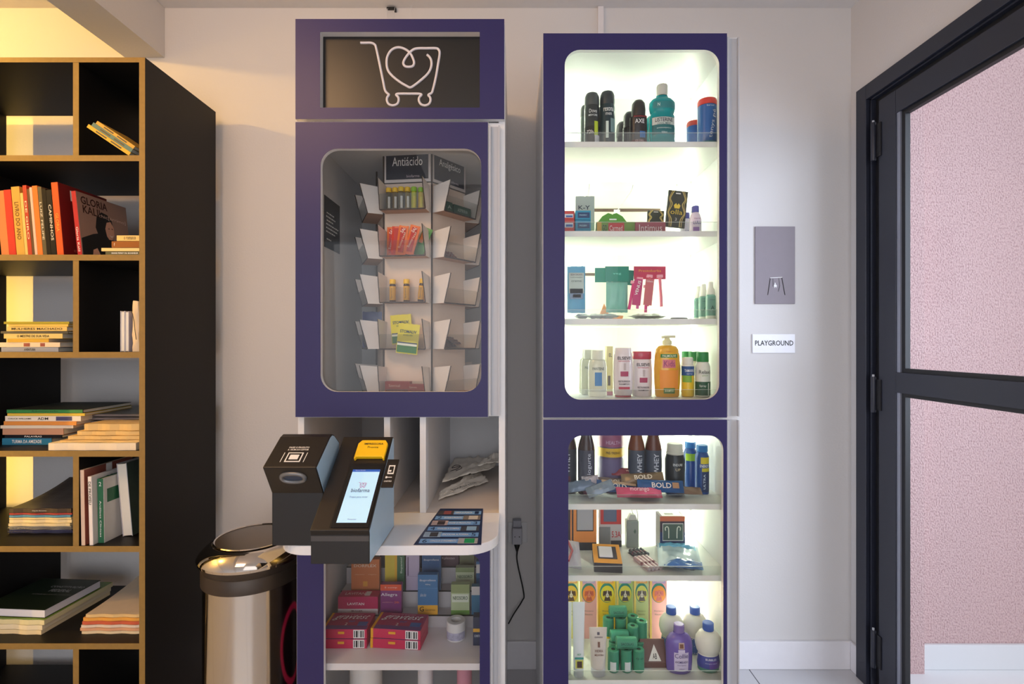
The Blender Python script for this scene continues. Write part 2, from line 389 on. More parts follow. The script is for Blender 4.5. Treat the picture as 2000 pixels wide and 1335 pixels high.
def book_flat(label, x0, x1, y, z, d, t, c, rz=0.0, front='spine', txt=None, tc=None, tx=0.5, tw=0.5, name='book', cat='book', group=None, top=None, soft=False):
    e = thing(name, label, cat, ((x0+x1)/2, y, z+0.0003), (0, 0, R(rz)), group)
    w = (x1-x0)/2; b = min(0.0015, t*0.2); m = rgbm(c)
    mb = MB().box(-w, w, 0, d, 0, b).box(-w, w, 0, d, t-b, t)
    if front == 'spine': mb.box(-w, w, 0, b, b, t-b); pg = (b, d-0.003)
    else: mb.box(-w, w, d-b, d, b, t-b); pg = (0.001, d-b)
    part('cover', mb, m, e)
    part('pages', MB().box(-w+0.002, w-0.002, pg[0], pg[1], b, t-b), PAGES, e)
    if txt: text(txt, e, (tx-0.5)*2*w, -0.0006, t*0.5, 2*w*tw, t*0.5, tc or PRINTK)
    return e
# --- top row: three leaning books
z = SHELF[0]
for k, (lb, px, c, t, h) in enumerate((('yellow thin book, lowest of three leaning in the top right cell', 258, (222, 176, 60), 0.012, 0.166),
                                     ('teal book between two yellow ones leaning in the top right cell', 270, (96, 128, 120), 0.013, 0.156),
                                     ('yellow dark-topped book resting on the teal one in the top cell', 282, (206, 164, 70), 0.011, 0.148))):
    a = 56 if k < 2 else 56
    e = thing('book', lb, 'book', (0, 0, 0), (0, R(-a), 0))
    part('cover', MB().box(0, 0.0015, 0, 0.13, 0, h).box(t-0.0015, t, 0, 0.13, 0, h).box(0.0015, t-0.0015, 0, 0.0015, 0, h), rgbm(c), e)
    part('pages', MB().box(0.0015, t-0.0015, 0.002, 0.128, 0.002, h-0.003), PAGES, e)
    part('lettering', MB().box(t*0.3, t*0.7, -0.0004, 0, h*0.2, h*0.45).box(t*0.3, t*0.7, -0.0004, 0, h*0.55, h*0.8), mat((90, 80, 60), 0.6), e)
    # stack against each other: offsets along the book normal
    off = [0.0, 0.0125, 0.0260][k]
    e.location = (-1.257+off*math.cos(R(a)), BF+0.004, z+0.0005+off*math.sin(R(a)))
# --- second row: standing books leaning slightly left
z = SHELF[1]; Y = 1.665
row = [(-8, 7, 372, (206, 120, 70), 'orange-red book with pale foot, leftmost in the standing row', None, None),
       (7, 21, 370, (196, 26, 30), 'bright red book standing second in the upper row', None, None),
       (22, 38, 364, (206, 160, 70), 'golden tan book with a long dark title on its spine', 'LIVRO DO ANO', (110, 70, 30)),
       (38.5, 44, 376, (226, 190, 110), 'thin pale yellow book between the golden and red ones', None, None),
       (44.5, 52, 361, (184, 52, 36), 'red patterned book with small white title, in the standing row', 'DE GIRO', (240, 220, 180)),
       (52.5, 57, 368, (90, 60, 40), 'thin brown patterned book right of the red patterned one', None, None),
       (57.5, 62.5, 365, (222, 186, 170), 'thin pinkish white book before the orange spine', None, None),
       (63, 73, 362, (226, 118, 44), 'orange spine book in the middle of the standing row', None, None),
       (73.5, 81, 364, (86, 78, 58), 'olive brown book with pale lettering left of the black books', 'LUIZ FELIPE', (220, 210, 190)),
       (81.5, 89, 368, (18, 18, 24), 'black book with pale dots at its top in the standing row', None, None),
       (89.5, 100, 370, (24, 24, 28), 'black book with a white title beside the thick orange spine', 'CAMINHOS', (220, 214, 200))]
for x0, x1, yt, c, lb, tx, tc in row:
    t = (x1-x0)*Y/F*0.985
    book_up(lb, PX(x0+11, Y), Y, z, t, 0.16, PZ(yt, Y)-z-0.001, c, 5, txt=tx, tc=rgbm(tc) if tc else None, th=0.55)
e, h, t = book_up('thick orange-spined book with a dark red cover and barcode sticker', PX(112, Y), Y, z, 0.021, 0.20, 0.240, (214, 84, 30), 5, txt='GLORIA', tc=rgbm((240, 160, 60)), tz=0.45, th=0.25)
part('cover_board', MB().box(t/2, t/2+0.0008, 0.001, 0.20, 0, 0.240), mat((112, 22, 22), 0.5), e, label='dark red cover')
part('barcode_sticker', MB().box(t/2+0.0008, t/2+0.0014, 0.045, 0.12, 0.19, 0.225), PRINTW, e)
def side_text(s, e, x, cy, cz, w, h, m):
    vs, fs = text_mesh(s); return part('lettering', MB().add([(x, cy+a*w, cz+b*h) for a, b in vs], fs), m, e)
side_text('CAIXA SETE', e, t/2+0.0014, 0.11, 0.155, 0.10, 0.005, mat((190, 120, 110)))
side_text('LETRAS', e, t/2+0.0014, 0.11, 0.135, 0.08, 0.005, mat((190, 120, 110)))
side_text('EDITORA', e, t/2+0.0014, 0.10, 0.02, 0.12, 0.008, mat((170, 100, 90)))
e, h, t = book_up('red-spined photo book with a dark-haired person on its cover', PX(152, Y), Y, z, 0.014, 0.215, 0.212, (176, 20, 40), 6, txt='Gloria Kalil', tc=PRINTW, tz=0.25, th=0.38)
part('cover_board', MB().box(t/2, t/2+0.0008, 0.001, 0.215, 0, 0.212), mat((150, 122, 112), 0.35, var=0.12, vscale=4), e)
x = t/2+0.0010
def sidepoly(pts, m, xo=0.0): return part('cover_picture', MB().prism([(a*0.215, b*0.212) for a, b in pts], 'x', x-0.0002, x+0.0002+xo), m, e)
sidepoly([(0.02, 0.0), (0.02, 0.27), (0.25, 0.38), (0.42, 0.43), (0.55, 0.38), (0.72, 0.33), (0.9, 0.2), (0.95, 0.0)], BLACK)
sidepoly([(0.36, 0.36), (0.31, 0.50), (0.35, 0.68), (0.45, 0.78), (0.57, 0.76), (0.65, 0.68), (0.66, 0.60), (0.58, 0.50), (0.56, 0.36)], BLACK, 0.0001)
sidepoly([(0.52, 0.40), (0.50, 0.52), (0.54, 0.63), (0.62, 0.66), (0.68, 0.57), (0.68, 0.44), (0.62, 0.35), (0.56, 0.35)], mat((206, 160, 140), 0.5), 0.0003)
sidepoly([(0.55, 0.53), (0.585, 0.545), (0.585, 0.525)], BLACK, 0.0005); sidepoly([(0.62, 0.545), (0.655, 0.55), (0.655, 0.53)], BLACK, 0.0005); sidepoly([(0.57, 0.43), (0.62, 0.41), (0.655, 0.44), (0.62, 0.395)], PRINTW, 0.0005)
sidepoly([(0.20, 0.0), (0.22, 0.12), (0.30, 0.16), (0.38, 0.0)], mat((206, 160, 140), 0.5), 0.0003)
side_text('GLORIA', e, x+0.0006, 0.07, 0.188, 0.11, 0.026, mat((60, 34, 30)))
side_text('KALIL', e, x+0.0006, 0.06, 0.158, 0.08, 0.026, mat((60, 34, 30)))
side_text('chic[érrimo]', e, x+0.0006, 0.145, 0.150, 0.12, 0.014, mat((216, 190, 180)))
Y = 1.66
for x0, yb, yt, c, lb, tx in ((206, 497, 490.5, (92, 92, 66), 'grey-green book at the foot of the small pile by the right panel', 'MARIE PERRY DU BONHEUR'),
                              (198, 490, 483.5, (232, 206, 140), 'long cream book second from the foot of the small pile', None),
                              (218, 483, 470.5, (150, 88, 30), 'brown hardback second from top of the small pile', 'f'),
                              (228, 470, 459, (228, 196, 120), 'short cream book on top of the small pile', 'o romance')):
    book_flat(lb, PX(x0, Y), BXR-TH-0.002, Y, PZ(yb, Y)-0.0006, 0.13, (yb-yt)*Y/F-0.0006, c, txt=tx, tc=PRINTW if yb in (497, 483) else PRINTK, tx=0.55 if len(tx or '') > 3 else 0.1, tw=0.75 if yb == 497 else (0.5 if yb == 470 else 0.03))
# --- third row: pile in the left cell
z = SHELF[2]; Y = 1.655; zz = z
pile = [(0, 112, 9, (150, 154, 168), 'bluish grey book at the foot of the yellow pile', 'AVENTURA', 0.2),
        (-4, 116, 9, (224, 204, 176), 'white book with red and violet patches in the yellow pile', None, 0),
        (13, 92, 7, (212, 168, 60), 'worn torn-spined yellow book low in the pile', None, 0),
        (5, 120, 9.5, (222, 196, 120), 'pale yellow book with black title, mid pile', 'O MESTRE DE SUA VIDA', 0.55),
        (0, 130, 4.5, (90, 84, 70), 'thin dark grey book, mid pile in the third row', None, 0),
        (10, 130, 8.5, (224, 190, 110), 'cream book titled along its spine in the upper yellow pile', 'MULHERES MACHADO', 0.85),
        (14, 131, 4.5, (226, 188, 90), 'thin yellow book second from top of the yellow pile', None, 0),
        (6, 132, 4.5, (168, 154, 40), 'olive yellow book topping the pile in the third row', None, 0)]
for k, (x0, x1, tp, c, lb, tx, tw) in enumerate(pile):
    t = tp*Y/F; e = book_flat(lb, PX(x0, Y), PX(x1, Y), Y+0.004, zz, 0.15+0.01*(k % 3), t, c, rz=(0, -1, 1.5, 0, 1, -1.5, 0, 1)[k], txt=tx, tw=tw); zz += t+0.0006
    if k == 1: part('printed_panel', MB().box(0.035, 0.05, -0.0006, 0, 0.002, t-0.002).box(-0.02, 0.0, -0.0006, 0, 0.002, t-0.002), mat((150, 70, 60)), e)
book_up('slim grey-white book standing beside the cream parcel in the third row', PX(235, 1.675), 1.675, z, 0.014, 0.14, 0.135, (188, 190, 206), front='pages')
book_up('second slim grey-white book touching the cream parcel', PX(243.8, 1.675), 1.675, z, 0.013, 0.14, 0.134, (176, 178, 200), front='pages')
t = thing('paper_parcel', 'crumpled cream paper parcel with a black squiggle against the right panel', 'parcel', (PX(252.5, 1.67)+0.019, 1.67, z+0.0005))
mb = MB(); n = 10
for j in range(13):
    for i in range(24):
        a = 2*math.pi*i/24; rr = 1+0.06*noise.noise(Vector((math.cos(a)*2, math.sin(a)*2, j*0.6)))
        cx, sy = math.cos(a), math.sin(a)
        mb.v.append((0.017*abs(cx)**0.5*(1 if cx > 0 else -1)*rr, 0.06+0.058*abs(sy)**0.5*(1 if sy > 0 else -1)*rr, j*0.1665/12+(0.004*noise.noise(Vector((a, 1, 2))) if j == 12 else 0)))
for j in range(12):
    for i in range(24): mb.f.append((j*24+i, j*24+(i+1) % 24, (j+1)*24+(i+1) % 24, (j+1)*24+i))
mb.f.append(tuple(range(24))[::-1]); mb.f.append(tuple(range(288, 312)))
part('paper_wrap', mb, mat((224, 200, 166), 0.8, bump=0.3, bscale=30), t, smooth=True)
part('ink_line', MB().tube([(-0.014, -0.0005, 0.135), (-0.006, -0.003, 0.125), (-0.001, -0.003, 0.10), (0.002, -0.003, 0.07), (0.006, -0.003, 0.04)], 0.0009, 5), PRINTK, t)
# --- fourth row
z = SHELF[3]; Y = 1.745; zz = z
pile = [(5, 100, 13, (44, 122, 160), 'blue book at the foot of the pile under ADM', 'TURMA DA AMIZADE', 0.6, 0.16),
        (8, 122, 6, (28, 28, 34), 'thin black book with white title second in the ADM pile', 'PALAVRAS', 0.3, 0.17),
        (5, 124, 12, (196, 148, 120), 'thick worn pinkish brown book low in the ADM pile', None, 0, 0.17),
        (2, 142, 6, (226, 214, 196), 'white thin book under the orange one in the ADM pile', None, 0, 0.2),
        (6, 150, 7.5, (222, 146, 70), 'orange book just below the white ADM book', None, 0, 0.2),
        (10, 158, 10, (236, 226, 214), 'white textbook with bold ADM on its spine', 'ADM', 0.14, 0.22),
        (15, 165, 5, (220, 188, 70), 'thin yellow book second from top above ADM', None, 0, 0.22),
        (13, 162, 7, (50, 56, 50), 'green-spined book topping the ADM pile', 'Administração', 0.35, 0.22)]
for k, (x0, x1, tp, c, lb, tx, tw, dp) in enumerate(pile):
    t = tp*Y/F; e = book_flat(lb, PX(x0, Y), PX(x1, Y), Y, zz, dp, t, c, rz=(1, -1, 0, 1, -1, 0, 0.5, 0)[k], txt=tx, tw=tw, tc=PRINTW if k in (0, 1) else PRINTK); zz += t+0.0006
    if k == 7: part('spine_band', MB().box(-(PX(162, Y)-PX(13, Y))/2+0.001, (PX(162, Y)-PX(13, Y))/2-0.001, -0.0005, 0, 0.0008, t-0.0008), mat((44, 130, 66), 0.5), e)
    if k == 5:
        part('printed_panel', MB().box(0.045, 0.10, -0.0006, 0, 0.002, t-0.002), mat((70, 66, 110)), e)
        text('CHUCK WILLIAMS', e, -0.08, -0.0006, t/2, 0.08, 0.005, PRINTK)
def magazine(label, x0, x1, y, z, d, t, c, edge=(232, 214, 176), rz=0, curl=0.0, name='magazine', droop=0.0, tex=None):
    e = thing(name, label, 'magazine', ((x0+x1)/2, y, z+0.0003), (0, 0, R(rz)))
    w = (x1-x0)/2; nx, ny = 14, 8; mb = MB(); cv = MB()
    for sg, zt in ((0, 0), (1, t)):
        base = len(mb.v)
        for j in range(ny+1):
            for i in range(nx+1):
                u = i/nx*2-1; v = j/ny
                mb.v.append((u*w, v*d+0.002*math.sin(u*9), zt+curl*v*v+0.0004*math.sin(5*u+z*200)*sg))
        for j in range(ny):
            for i in range(nx):
                q = (base+j*(nx+1)+i, base+j*(nx+1)+i+1, base+(j+1)*(nx+1)+i+1, base+(j+1)*(nx+1)+i); mb.f.append(q if sg else q[::-1])
    N = (nx+1)*(ny+1)
    for i in range(nx): mb.f.append((i, i+1, N+i+1, N+i)); mb.f.append((ny*(nx+1)+i+1, ny*(nx+1)+i, N+ny*(nx+1)+i, N+ny*(nx+1)+i+1))
    for j in range(ny): mb.f.append(((j+1)*(nx+1), j*(nx+1), N+j*(nx+1), N+(j+1)*(nx+1))); mb.f.append((j*(nx+1)+nx, (j+1)*(nx+1)+nx, N+(j+1)*(nx+1)+nx, N+j*(nx+1)+nx))
    part('pages', mb, mat(edge, 0.8), e)
    for j in range(ny+1):
        for i in range(nx+1):
            u = i/nx*2-1; v = j/ny; cv.v.append((u*w, v*d+0.002*math.sin(u*9)-0.0004, t+0.0006+curl*v*v+0.0004*math.sin(5*u+z*200)))
    for j in range(ny):
        for i in range(nx): cv.f.append((j*(nx+1)+i, j*(nx+1)+i+1, (j+1)*(nx+1)+i+1, (j+1)*(nx+1)+i))
    part('cover', cv, mat(c, 0.35, var=0.35 if tex is None else tex, vscale=25), e)
    return e
# spiral notebook behind, right of the ADM pile
Y = 1.755
e = thing('spiral_notebook', 'black wire-bound notebook wedged between the ADM pile and yellowed papers', 'notebook', (PX(150, Y)+0.03, Y+0.01, z+0.0475))
part('cover', MB().box(0.0, 0.16, 0, 0.24, 0, 0.016), mat((52, 48, 50), 0.5), e, 0.001)
part('wire_binding', MB().tube([(0.0+0.11*k/90, 0.0-0.004+0.008*math.cos(k*1.26), 0.008+0.009*math.sin(k*1.26)) for k in range(91)], 0.001, 5), BLACK, e)
for k, (x0, x1, dz, rz, lb) in enumerate(((150, 300, 0.065, 0, 'grey-covered notebook under the dark stack behind ADM'), (140, 298, 0.078, 0, 'dark grey notebook in the stack behind ADM'), (120, 296, 0.09, 0, 'charcoal folder topping the dark stack behind ADM'))):
    x1_ = BXR-TH-0.004
    o = thing('notebook', lb, 'notebook', (PX(x0, 1.795)+0.05, 1.795, z+dz))
    part('cover', MB().box(0, x1_-(PX(x0, 1.795)+0.05), 0, 0.24, 0, 0.010), mat(((70, 66, 66), (56, 54, 56), (52, 54, 50))[k], 0.4), o)
    part('pages', MB().box(0.002, x1_-(PX(x0, 1.795)+0.05)-0.001, -0.001, 0.0, 0.0015, 0.0085), mat((110, 104, 108), 0.8), o)
# yellowed magazines
Y = 1.657
zz = z
for k, (x0, yt, c, lb) in enumerate(((95, 15, (238, 220, 190), 'white thick magazine at the foot of the yellowed papers'),
                                     (112, 4.5, (196, 160, 96), 'yellowed booklet directly on the white magazine'),
                                     (126, 8, (214, 178, 104), 'yellowed booklet third from the shelf in the paper heap'),
                                     (142, 9, (222, 188, 118), 'yellowed booklet second from top of the paper heap'),
                                     (154, 14, (216, 184, 120), 'thick yellowed booklet topping the paper heap'))):
    t = yt*Y/F; xr = PX(265, Y) if k == 0 else BXR-TH-0.003
    magazine(lb, PX(x0, Y), xr, Y+(0 if k == 0 else 0.006+0.004*k), zz, 0.085 if k else 0.09, t-0.0016, c, edge=(236, 218, 190) if k == 0 else (220, 184, 120)); zz += t
# --- fifth row left
z = SHELF[4]; Y = 1.763; zz = z
for k, (tp, c, lb, eg) in enumerate(((7, (44, 52, 96), 'blue spiral notebook at the foot of the magazine pile', (70, 74, 110)),
                                     (7, (150, 144, 140), 'grey spiral notebook second from the foot of the magazine pile', (176, 170, 160)),
                                     (6, (236, 220, 180), 'cream magazine low in the fifth row pile', (236, 214, 168)),
                                     (6.5, (240, 224, 190), 'cream magazine mid pile in the fifth row', (240, 218, 172)),
                                     (4, (230, 200, 150), 'thin cream magazine under the blue one', (240, 214, 160)),
                                     (5, (60, 120, 160), 'blue magazine under the red one in the fifth row', (90, 150, 180)),
                                     (4, (180, 50, 60), 'red magazine near the top of the fifth row pile', (170, 60, 60)),
                                     (9, (52, 40, 34), 'dark brown magazine with curled cover topping the fifth row pile', (70, 54, 46)))):
    t = tp*Y/F
    e = magazine(lb, -1.755, PX(141, Y)-0.002*(k % 3)-0.002, Y-0.003*(k == 2), zz, 0.24, t-0.0014, c, edge=eg, curl=0.045 if k == 7 else 0, name='spiral_notebook' if k < 2 else 'magazine')
    if k < 2: part('wire_binding', MB().tube([(-0.11+0.25*q/300, -0.003+0.004*math.cos(q*1.05), t/2+0.0035*math.sin(q*1.05)) for q in range(301)], 0.0007, 4), mat((150, 150, 160), 0.3, metal=0.8) if k else mat((60, 66, 110), 0.4), e)
    if k == 7: text('chapada diamantina', e, 0.0, -0.004, t*0.5, 0.05, 0.004, PRINTW)
    zz += t
# fifth row right: leaning books
def book_cov(label, x, y, z, t, d, h, spine, cov, lean=0, rz=0, front='spine'):
    e, h, t = book_up(label, x, y, z, t, d, h, spine, lean, rz, front=front)
    part('cover_board', MB().box(t/2, t/2+0.0008, 0.001, d, 0, h), cov, e); return e, t/2+0.0012
e, xs = book_cov('book with an orange and violet cover standing leftmost in the white book group', PX(159, 1.655), 1.655, z, 0.012, 0.21, 0.246, (222, 196, 176), mat((150, 84, 70), 0.4, var=0.5, vscale=9), 1)
part('cover_band', MB().box(xs-0.0006, xs, 0.09, 0.115, 0.19, 0.246), PRINTW, e)
e, xs = book_cov('white book with a black vertical title on its spine', PX(175, 1.657), 1.657, z, 0.011, 0.20, 0.224, (232, 226, 226), mat((226, 222, 222), 0.5), 1.5)
text('DE PROFEU', e, 0.0, -0.0006, 0.17, 0.075, 0.008, PRINTK, rot=-90)
side_text('PROVAS', e, xs, 0.12, 0.205, 0.12, 0.014, PRINTK)
e, xs = book_cov('book with a green spine numbered 2 and OB on its white cover', PX(192, 1.675), 1.675, z, 0.019, 0.17, 0.212, (44, 104, 74), mat((222, 220, 216), 0.5), 1)
part('cover_band', MB().box(xs-0.0006, xs-0.0001, 0.015, 0.169, 0.13, 0.175), mat((40, 104, 72), 0.5), e)
text('2', e, 0, -0.0006, 0.195, 0.008, 0.014, PRINTW); text('Análises Clínicas', e, 0, -0.0006, 0.08, 0.12, 0.006, PRINTW, rot=-90)
side_text('O B', e, xs+0.0002, 0.12, 0.152, 0.06, 0.03, PRINTW)
e, xs = book_cov('thick white-paged book leaning against the right panel with a dark green cover', PX(240, 1.73), 1.73, z, 0.033, 0.20, 0.250, (206, 202, 210), mat((70, 84, 74), 0.5, var=0.2, vscale=60), 5, front='pages')
e = thing('cream_card', 'cream card leaning in the corner behind the thick white book', 'card', (-1.245, 1.885, z+0.0005), (0, R(4), 0))
part('card_sheet', MB().box(-0.002, 0.002, 0, 0.12, 0, 0.14), mat((222, 196, 150), 0.8), e)
# --- sixth row
z = SHELF[5]; Y = 1.705; zz = z
for k, (x1, tp, c, lb, eg) in enumerate(((84, 9, (226, 214, 180), 'cream magazine at the foot of the pile under the law book', (240, 220, 176)),
                                         (86, 10, (228, 220, 196), 'white magazine between cream and green under the law book', (238, 224, 190)),
                                         (90, 10, (112, 144, 40), 'green magazine directly under the dark law book', (226, 216, 170)))):
    t = tp*Y/F; e = magazine(lb, -1.822, PX(x1, Y), Y, zz, 0.27, t-0.0014, c, edge=eg, rz=-3.5, tex=0.2); zz += t
e = thing('law_book', 'thick dark green law book with white pages lying on the sixth row pile', 'book', (-1.700, Y+0.012, zz+0.0003), (0, 0, R(-4)))
w_ = 0.118
part('cover', MB().box(-w_, w_, 0, 0.215, 0.0265, 0.028).box(-w_, w_, 0, 0.215, 0, 0.0015), mat((30, 44, 30), 0.4, var=0.5, vscale=5), e)
part('pages', MB().box(-w_+0.002, w_-0.0015, 0.0015, 0.213, 0.0015, 0.0265), mat((228, 226, 236), 0.8), e)
text('CONSTITUIÇÃO', e, 0.045, 0.0284, 0.155, 0.13, 0.018, mat((190, 190, 190)), flat=True)
text('FEDERAL', e, 0.045, 0.0284, 0.128, 0.08, 0.018, mat((190, 190, 190)), flat=True)
text('atualizada até a emenda constitucional', e, 0.04, 0.0284, 0.10, 0.15, 0.007, mat((150, 150, 150)), flat=True)
zz = z; Y = 1.705
for k, (x0, tp, c, lb, eg) in enumerate(((160, 6, (232, 214, 184), 'lowest magazine of the right-hand pile in the sixth row', (238, 216, 176)),
                                         (157, 6, (226, 190, 150), 'peach-edged magazine second in the right-hand pile', (228, 170, 130)),
                                         (159, 6, (230, 214, 196), 'pale magazine third in the right-hand pile', (232, 210, 190)),
                                         (161, 7, (206, 100, 70), 'red-edged magazine in the right-hand pile', (206, 96, 66)),
                                         (163, 7, (214, 150, 70), 'orange-edged magazine second from top of the right-hand pile', (232, 164, 70)),
                                         (168, 7, (226, 206, 180), 'cream magazine with a red and black cover print topping the right-hand pile', (226, 190, 130)))):
    t = tp*Y/F; e = magazine(lb, PX(x0, Y), BXR-TH-0.003, Y, zz, 0.25, t-0.0014, c, edge=eg, curl=0.02 if k == 5 else 0, tex=0.1); zz += t
part('cover_print', MB().prism([(0.01, 0.12), (0.07, 0.13), (0.098, 0.17), (0.05, 0.18), (0.0, 0.15)], 'z', t+0.011, t+0.0115), mat((120, 50, 40)), e)
part('cover_print', MB().prism([(0.05, 0.19), (0.06, 0.22), (0.07, 0.20), (0.08, 0.225), (0.09, 0.2), (0.097, 0.23), (0.097, 0.19), (0.088, 0.185), (0.08, 0.20), (0.07, 0.185)], 'z', t+0.0155, t+0.016), PRINTK, e)

# ================================================================== steel bin
STEEL = mat((200, 196, 192), 0.12, metal=1.0, var=0.02)
CHROME = mat((214, 210, 206), 0.06, metal=1.0)
t = thing('trash_bin', 'round brushed steel litter bin with a dark collar between bookcase and cabinet', 'trash bin', (-0.87, 1.70, 0.0))
part('body', MB().lathe([(0.150, 0.002), (0.152, 0.03), (0.150, 0.035), (0.150, 0.572)], 64), STEEL, t, smooth=True)
part('base_ring', MB().lathe([(0.1525, 0.001), (0.156, 0.004), (0.156, 0.028), (0.1525, 0.032)], 64, close=True), BLACK, t, smooth=True)
part('collar', MB().lathe([(0.151, 0.572), (0.1555, 0.572), (0.1555, 0.616), (0.154, 0.618), (0.1555, 0.620), (0.158, 0.640), (0.150, 0.642)], 64), mat((70, 62, 56), 0.4, metal=0.5), t, smooth=True)
lid = part('lid', MB().lathe([(0.158, 0.640), (0.166, 0.643), (0.168, 0.652), (0.163, 0.662), (0.150, 0.676), (0.132, 0.690), (0.124, 0.693), (0.120, 0.688), (0.118, 0.680)], 64), CHROME, t, smooth=True)
part('flap', MB().lathe([(0.117, 0.681), (0.117, 0.694), (0.114, 0.697), (0.08, 0.701), (0.03, 0.703)], 64), mat((120, 112, 106), 0.3, metal=0.8), t, smooth=True)
part('flap_ring', MB().lathe([(0.118, 0.692), (0.121, 0.698), (0.1185, 0.7005), (0.115, 0.698)], 64, close=True), CHROME, t, smooth=True)

# ================================================================== left cabinet
YL = 1.484; SL = F/YL
def lx(p): return PX(p, YL)
def lz(p): return PZ(p, YL)
LX0, LX1, LD = lx(577), lx(986), lx(953)
PT = 0.018
lc = thing('pharmacy_cabinet', 'tall narrow purple-fronted cabinet with a cart logo header, counter and medicine shelves', 'cabinet', (0, 0, 0))
YC = YL+0.018
TOPZ = lz(37)
part('side_panel', MB().box(LX0, LX0+PT, YC, 2.085, 0.001, TOPZ-0.001), WHITE, lc)
part('side_panel', MB().box(LX1-PT, LX1, YC, 2.085, 0.001, TOPZ-0.001), WHITE, lc)
part('back_panel', MB().box(LX0+PT, LX1-PT, 2.075, 2.085, 0.05, TOPZ-0.001), WHITE2, lc)
HZ = lz(235)
part('top_panel', MB().box(LX0+PT, LX1-PT, YC, 2.075, TOPZ-PT, TOPZ-0.001), WHITE, lc)
part('inner_top_panel', MB().box(LX0+PT, LX1-PT, YC, 2.075, HZ-0.020, HZ), WHITE, lc)
UZ = lz(814)
part('upper_floor_panel', MB().box(LX0+PT, LX1-PT, YC+0.001, 2.075, UZ, UZ+PT), WHITE, lc)
# header
me = ring_mesh([(LX0, HZ+0.004), (lx(985), HZ+0.004), (lx(985), TOPZ), (LX0, TOPZ)], [rrect(lx(625), lx(937), lz(210), lz(62), 0.002, 2)], 0.001)
me.transform(Matrix.Translation((0, YL, 0))); hf = link('header_front', me, PURPLE, lc)
me = ring_mesh([(LX0, HZ+0.004), (lx(985), HZ+0.004), (lx(985), TOPZ), (LX0, TOPZ)], [rrect(lx(625), lx(937), lz(210), lz(62), 0.002, 2)], 0.023)
me.transform(Matrix.Translation((0, YL+0.001, 0))); link('header_board', me, WHITE, lc)
lp = part('logo_panel', MB().box(lx(620), lx(941), YL+0.0245, YL+0.030, lz(213), lz(59)), mat((24, 24, 24), 0.35), lc)
pts = [(655,290),(700,290),(745,290),(778,303),(797,345),(850,600),(868,690),(880,722),(900,742),(908,752),(893,772),(890,800),(905,832),(942,845),(980,832),(994,800),(990,772),(972,752),(978,744),(1000,741),(1080,741),(1165,741),(1190,745),(1196,753),(1178,772),(1174,800),(1190,832),(1225,845),(1262,832),(1277,800),(1272,772),(1258,755),(1266,745),(1285,735),(1298,705),(1325,590),(1345,470),(1358,385),(1350,352),(1325,338),(1240,338),(1165,339),(1120,352),(1075,395),(1042,445),(1036,475),(1052,497),(1085,503),(1118,496),(1131,468),(1122,430),(1095,380),(1050,345),(990,330),(935,350),(898,400),(887,460),(898,530),(940,585),(1010,640),(1065,672),(1095,685),(1125,672),(1190,622),(1255,560),(1283,500),(1283,445),(1265,412),(1245,395)]
YLG = YL+0.0235
path = smooth_path([(PX(560+a/4.545, YLG), YLG, PZ(20+b/4.545, YLG)) for a, b in pts], 4)
part('cart_logo', MB().tube(path, 0.0036, 8), mat((214, 210, 218), 0.4), lp, label='white line drawing of a cart holding a heart', smooth=True)
# upper door
def door(parent, x0, x1, z0, z1, hx0, hx1, hz0, hz1, r, Y, name='door', glass=True):
    me = ring_mesh([(x0, z0), (x1, z0), (x1, z1), (x0, z1)], [rrect(hx0, hx1, hz0, hz1, r)], 0.001)
    me.transform(Matrix.Translation((0, Y, 0))); dd = link(name, me, PURPLE, parent)
    me = ring_mesh([(x0-0.0008, z0-0.0008), (x1+0.0008, z0-0.0008), (x1+0.0008, z1+0.0008), (x0-0.0008, z1+0.0008)], [rrect(hx0, hx1, hz0, hz1, r)], 0.0155)
    me.transform(Matrix.Translation((0, Y+0.001, 0))); link('door_core', me, WHITE, dd)
    if glass: part('glass_pane', MB().box(hx0-0.01, hx1+0.01, Y+0.0167, Y+0.0177, hz0-0.01, hz1+0.01), GLASS, dd)
    return dd
ud = door(lc, LX0, LD, lz(814), lz(238), lx(626), lx(940), lz(765), lz(290), 0.050, YL)
def rail(parent, xa, xb, z0, z1, Y):
    r = part('handle_profile', MB().box(xa, xa+0.006, Y+0.002, Y+0.0176, z0, z1).box(xa+0.006, xb-0.004, Y+0.012, Y+0.0176, z0, z1).box(xb-0.004, xb, Y+0.002, Y+0.0176, z0, z1), ALU, parent, label='aluminium handle channel')
    return r
rail(ud, LD+0.002, lx(976), lz(812), lz(240)-0.006, YL)
# niche
CT = 0.844
for px in (750, 820):
    x = PX(px, YC); part('divider', MB().box(x, x+PT, YC, 2.075, CT, UZ), WHITE, lc)
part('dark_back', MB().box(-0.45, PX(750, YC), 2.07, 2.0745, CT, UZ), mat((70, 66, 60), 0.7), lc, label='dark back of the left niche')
part('niche_floor', MB().box(LX0+PT, LX1-PT, YC, 2.075, CT-0.020, CT-0.0004), mat((216, 206, 198), 0.6), lc)
cx0, cx1, cy0 = -0.603, -0.040, 1.258; r = 0.085
poly = [(cx1, YC-0.0005), (cx0, YC-0.0005)]
poly += [(cx0+r-r*math.cos(R(a)), cy0+r-r*math.sin(R(a))) for a in range(0, 91, 9)]
poly += [(cx1-r+r*math.sin(R(a)), cy0+r-r*math.cos(R(a))) for a in range(0, 91, 9)]
part('counter', MB().prism(poly, 'z', CT-0.0245, CT), mat((236, 236, 240), 0.35), lc, 0.002)
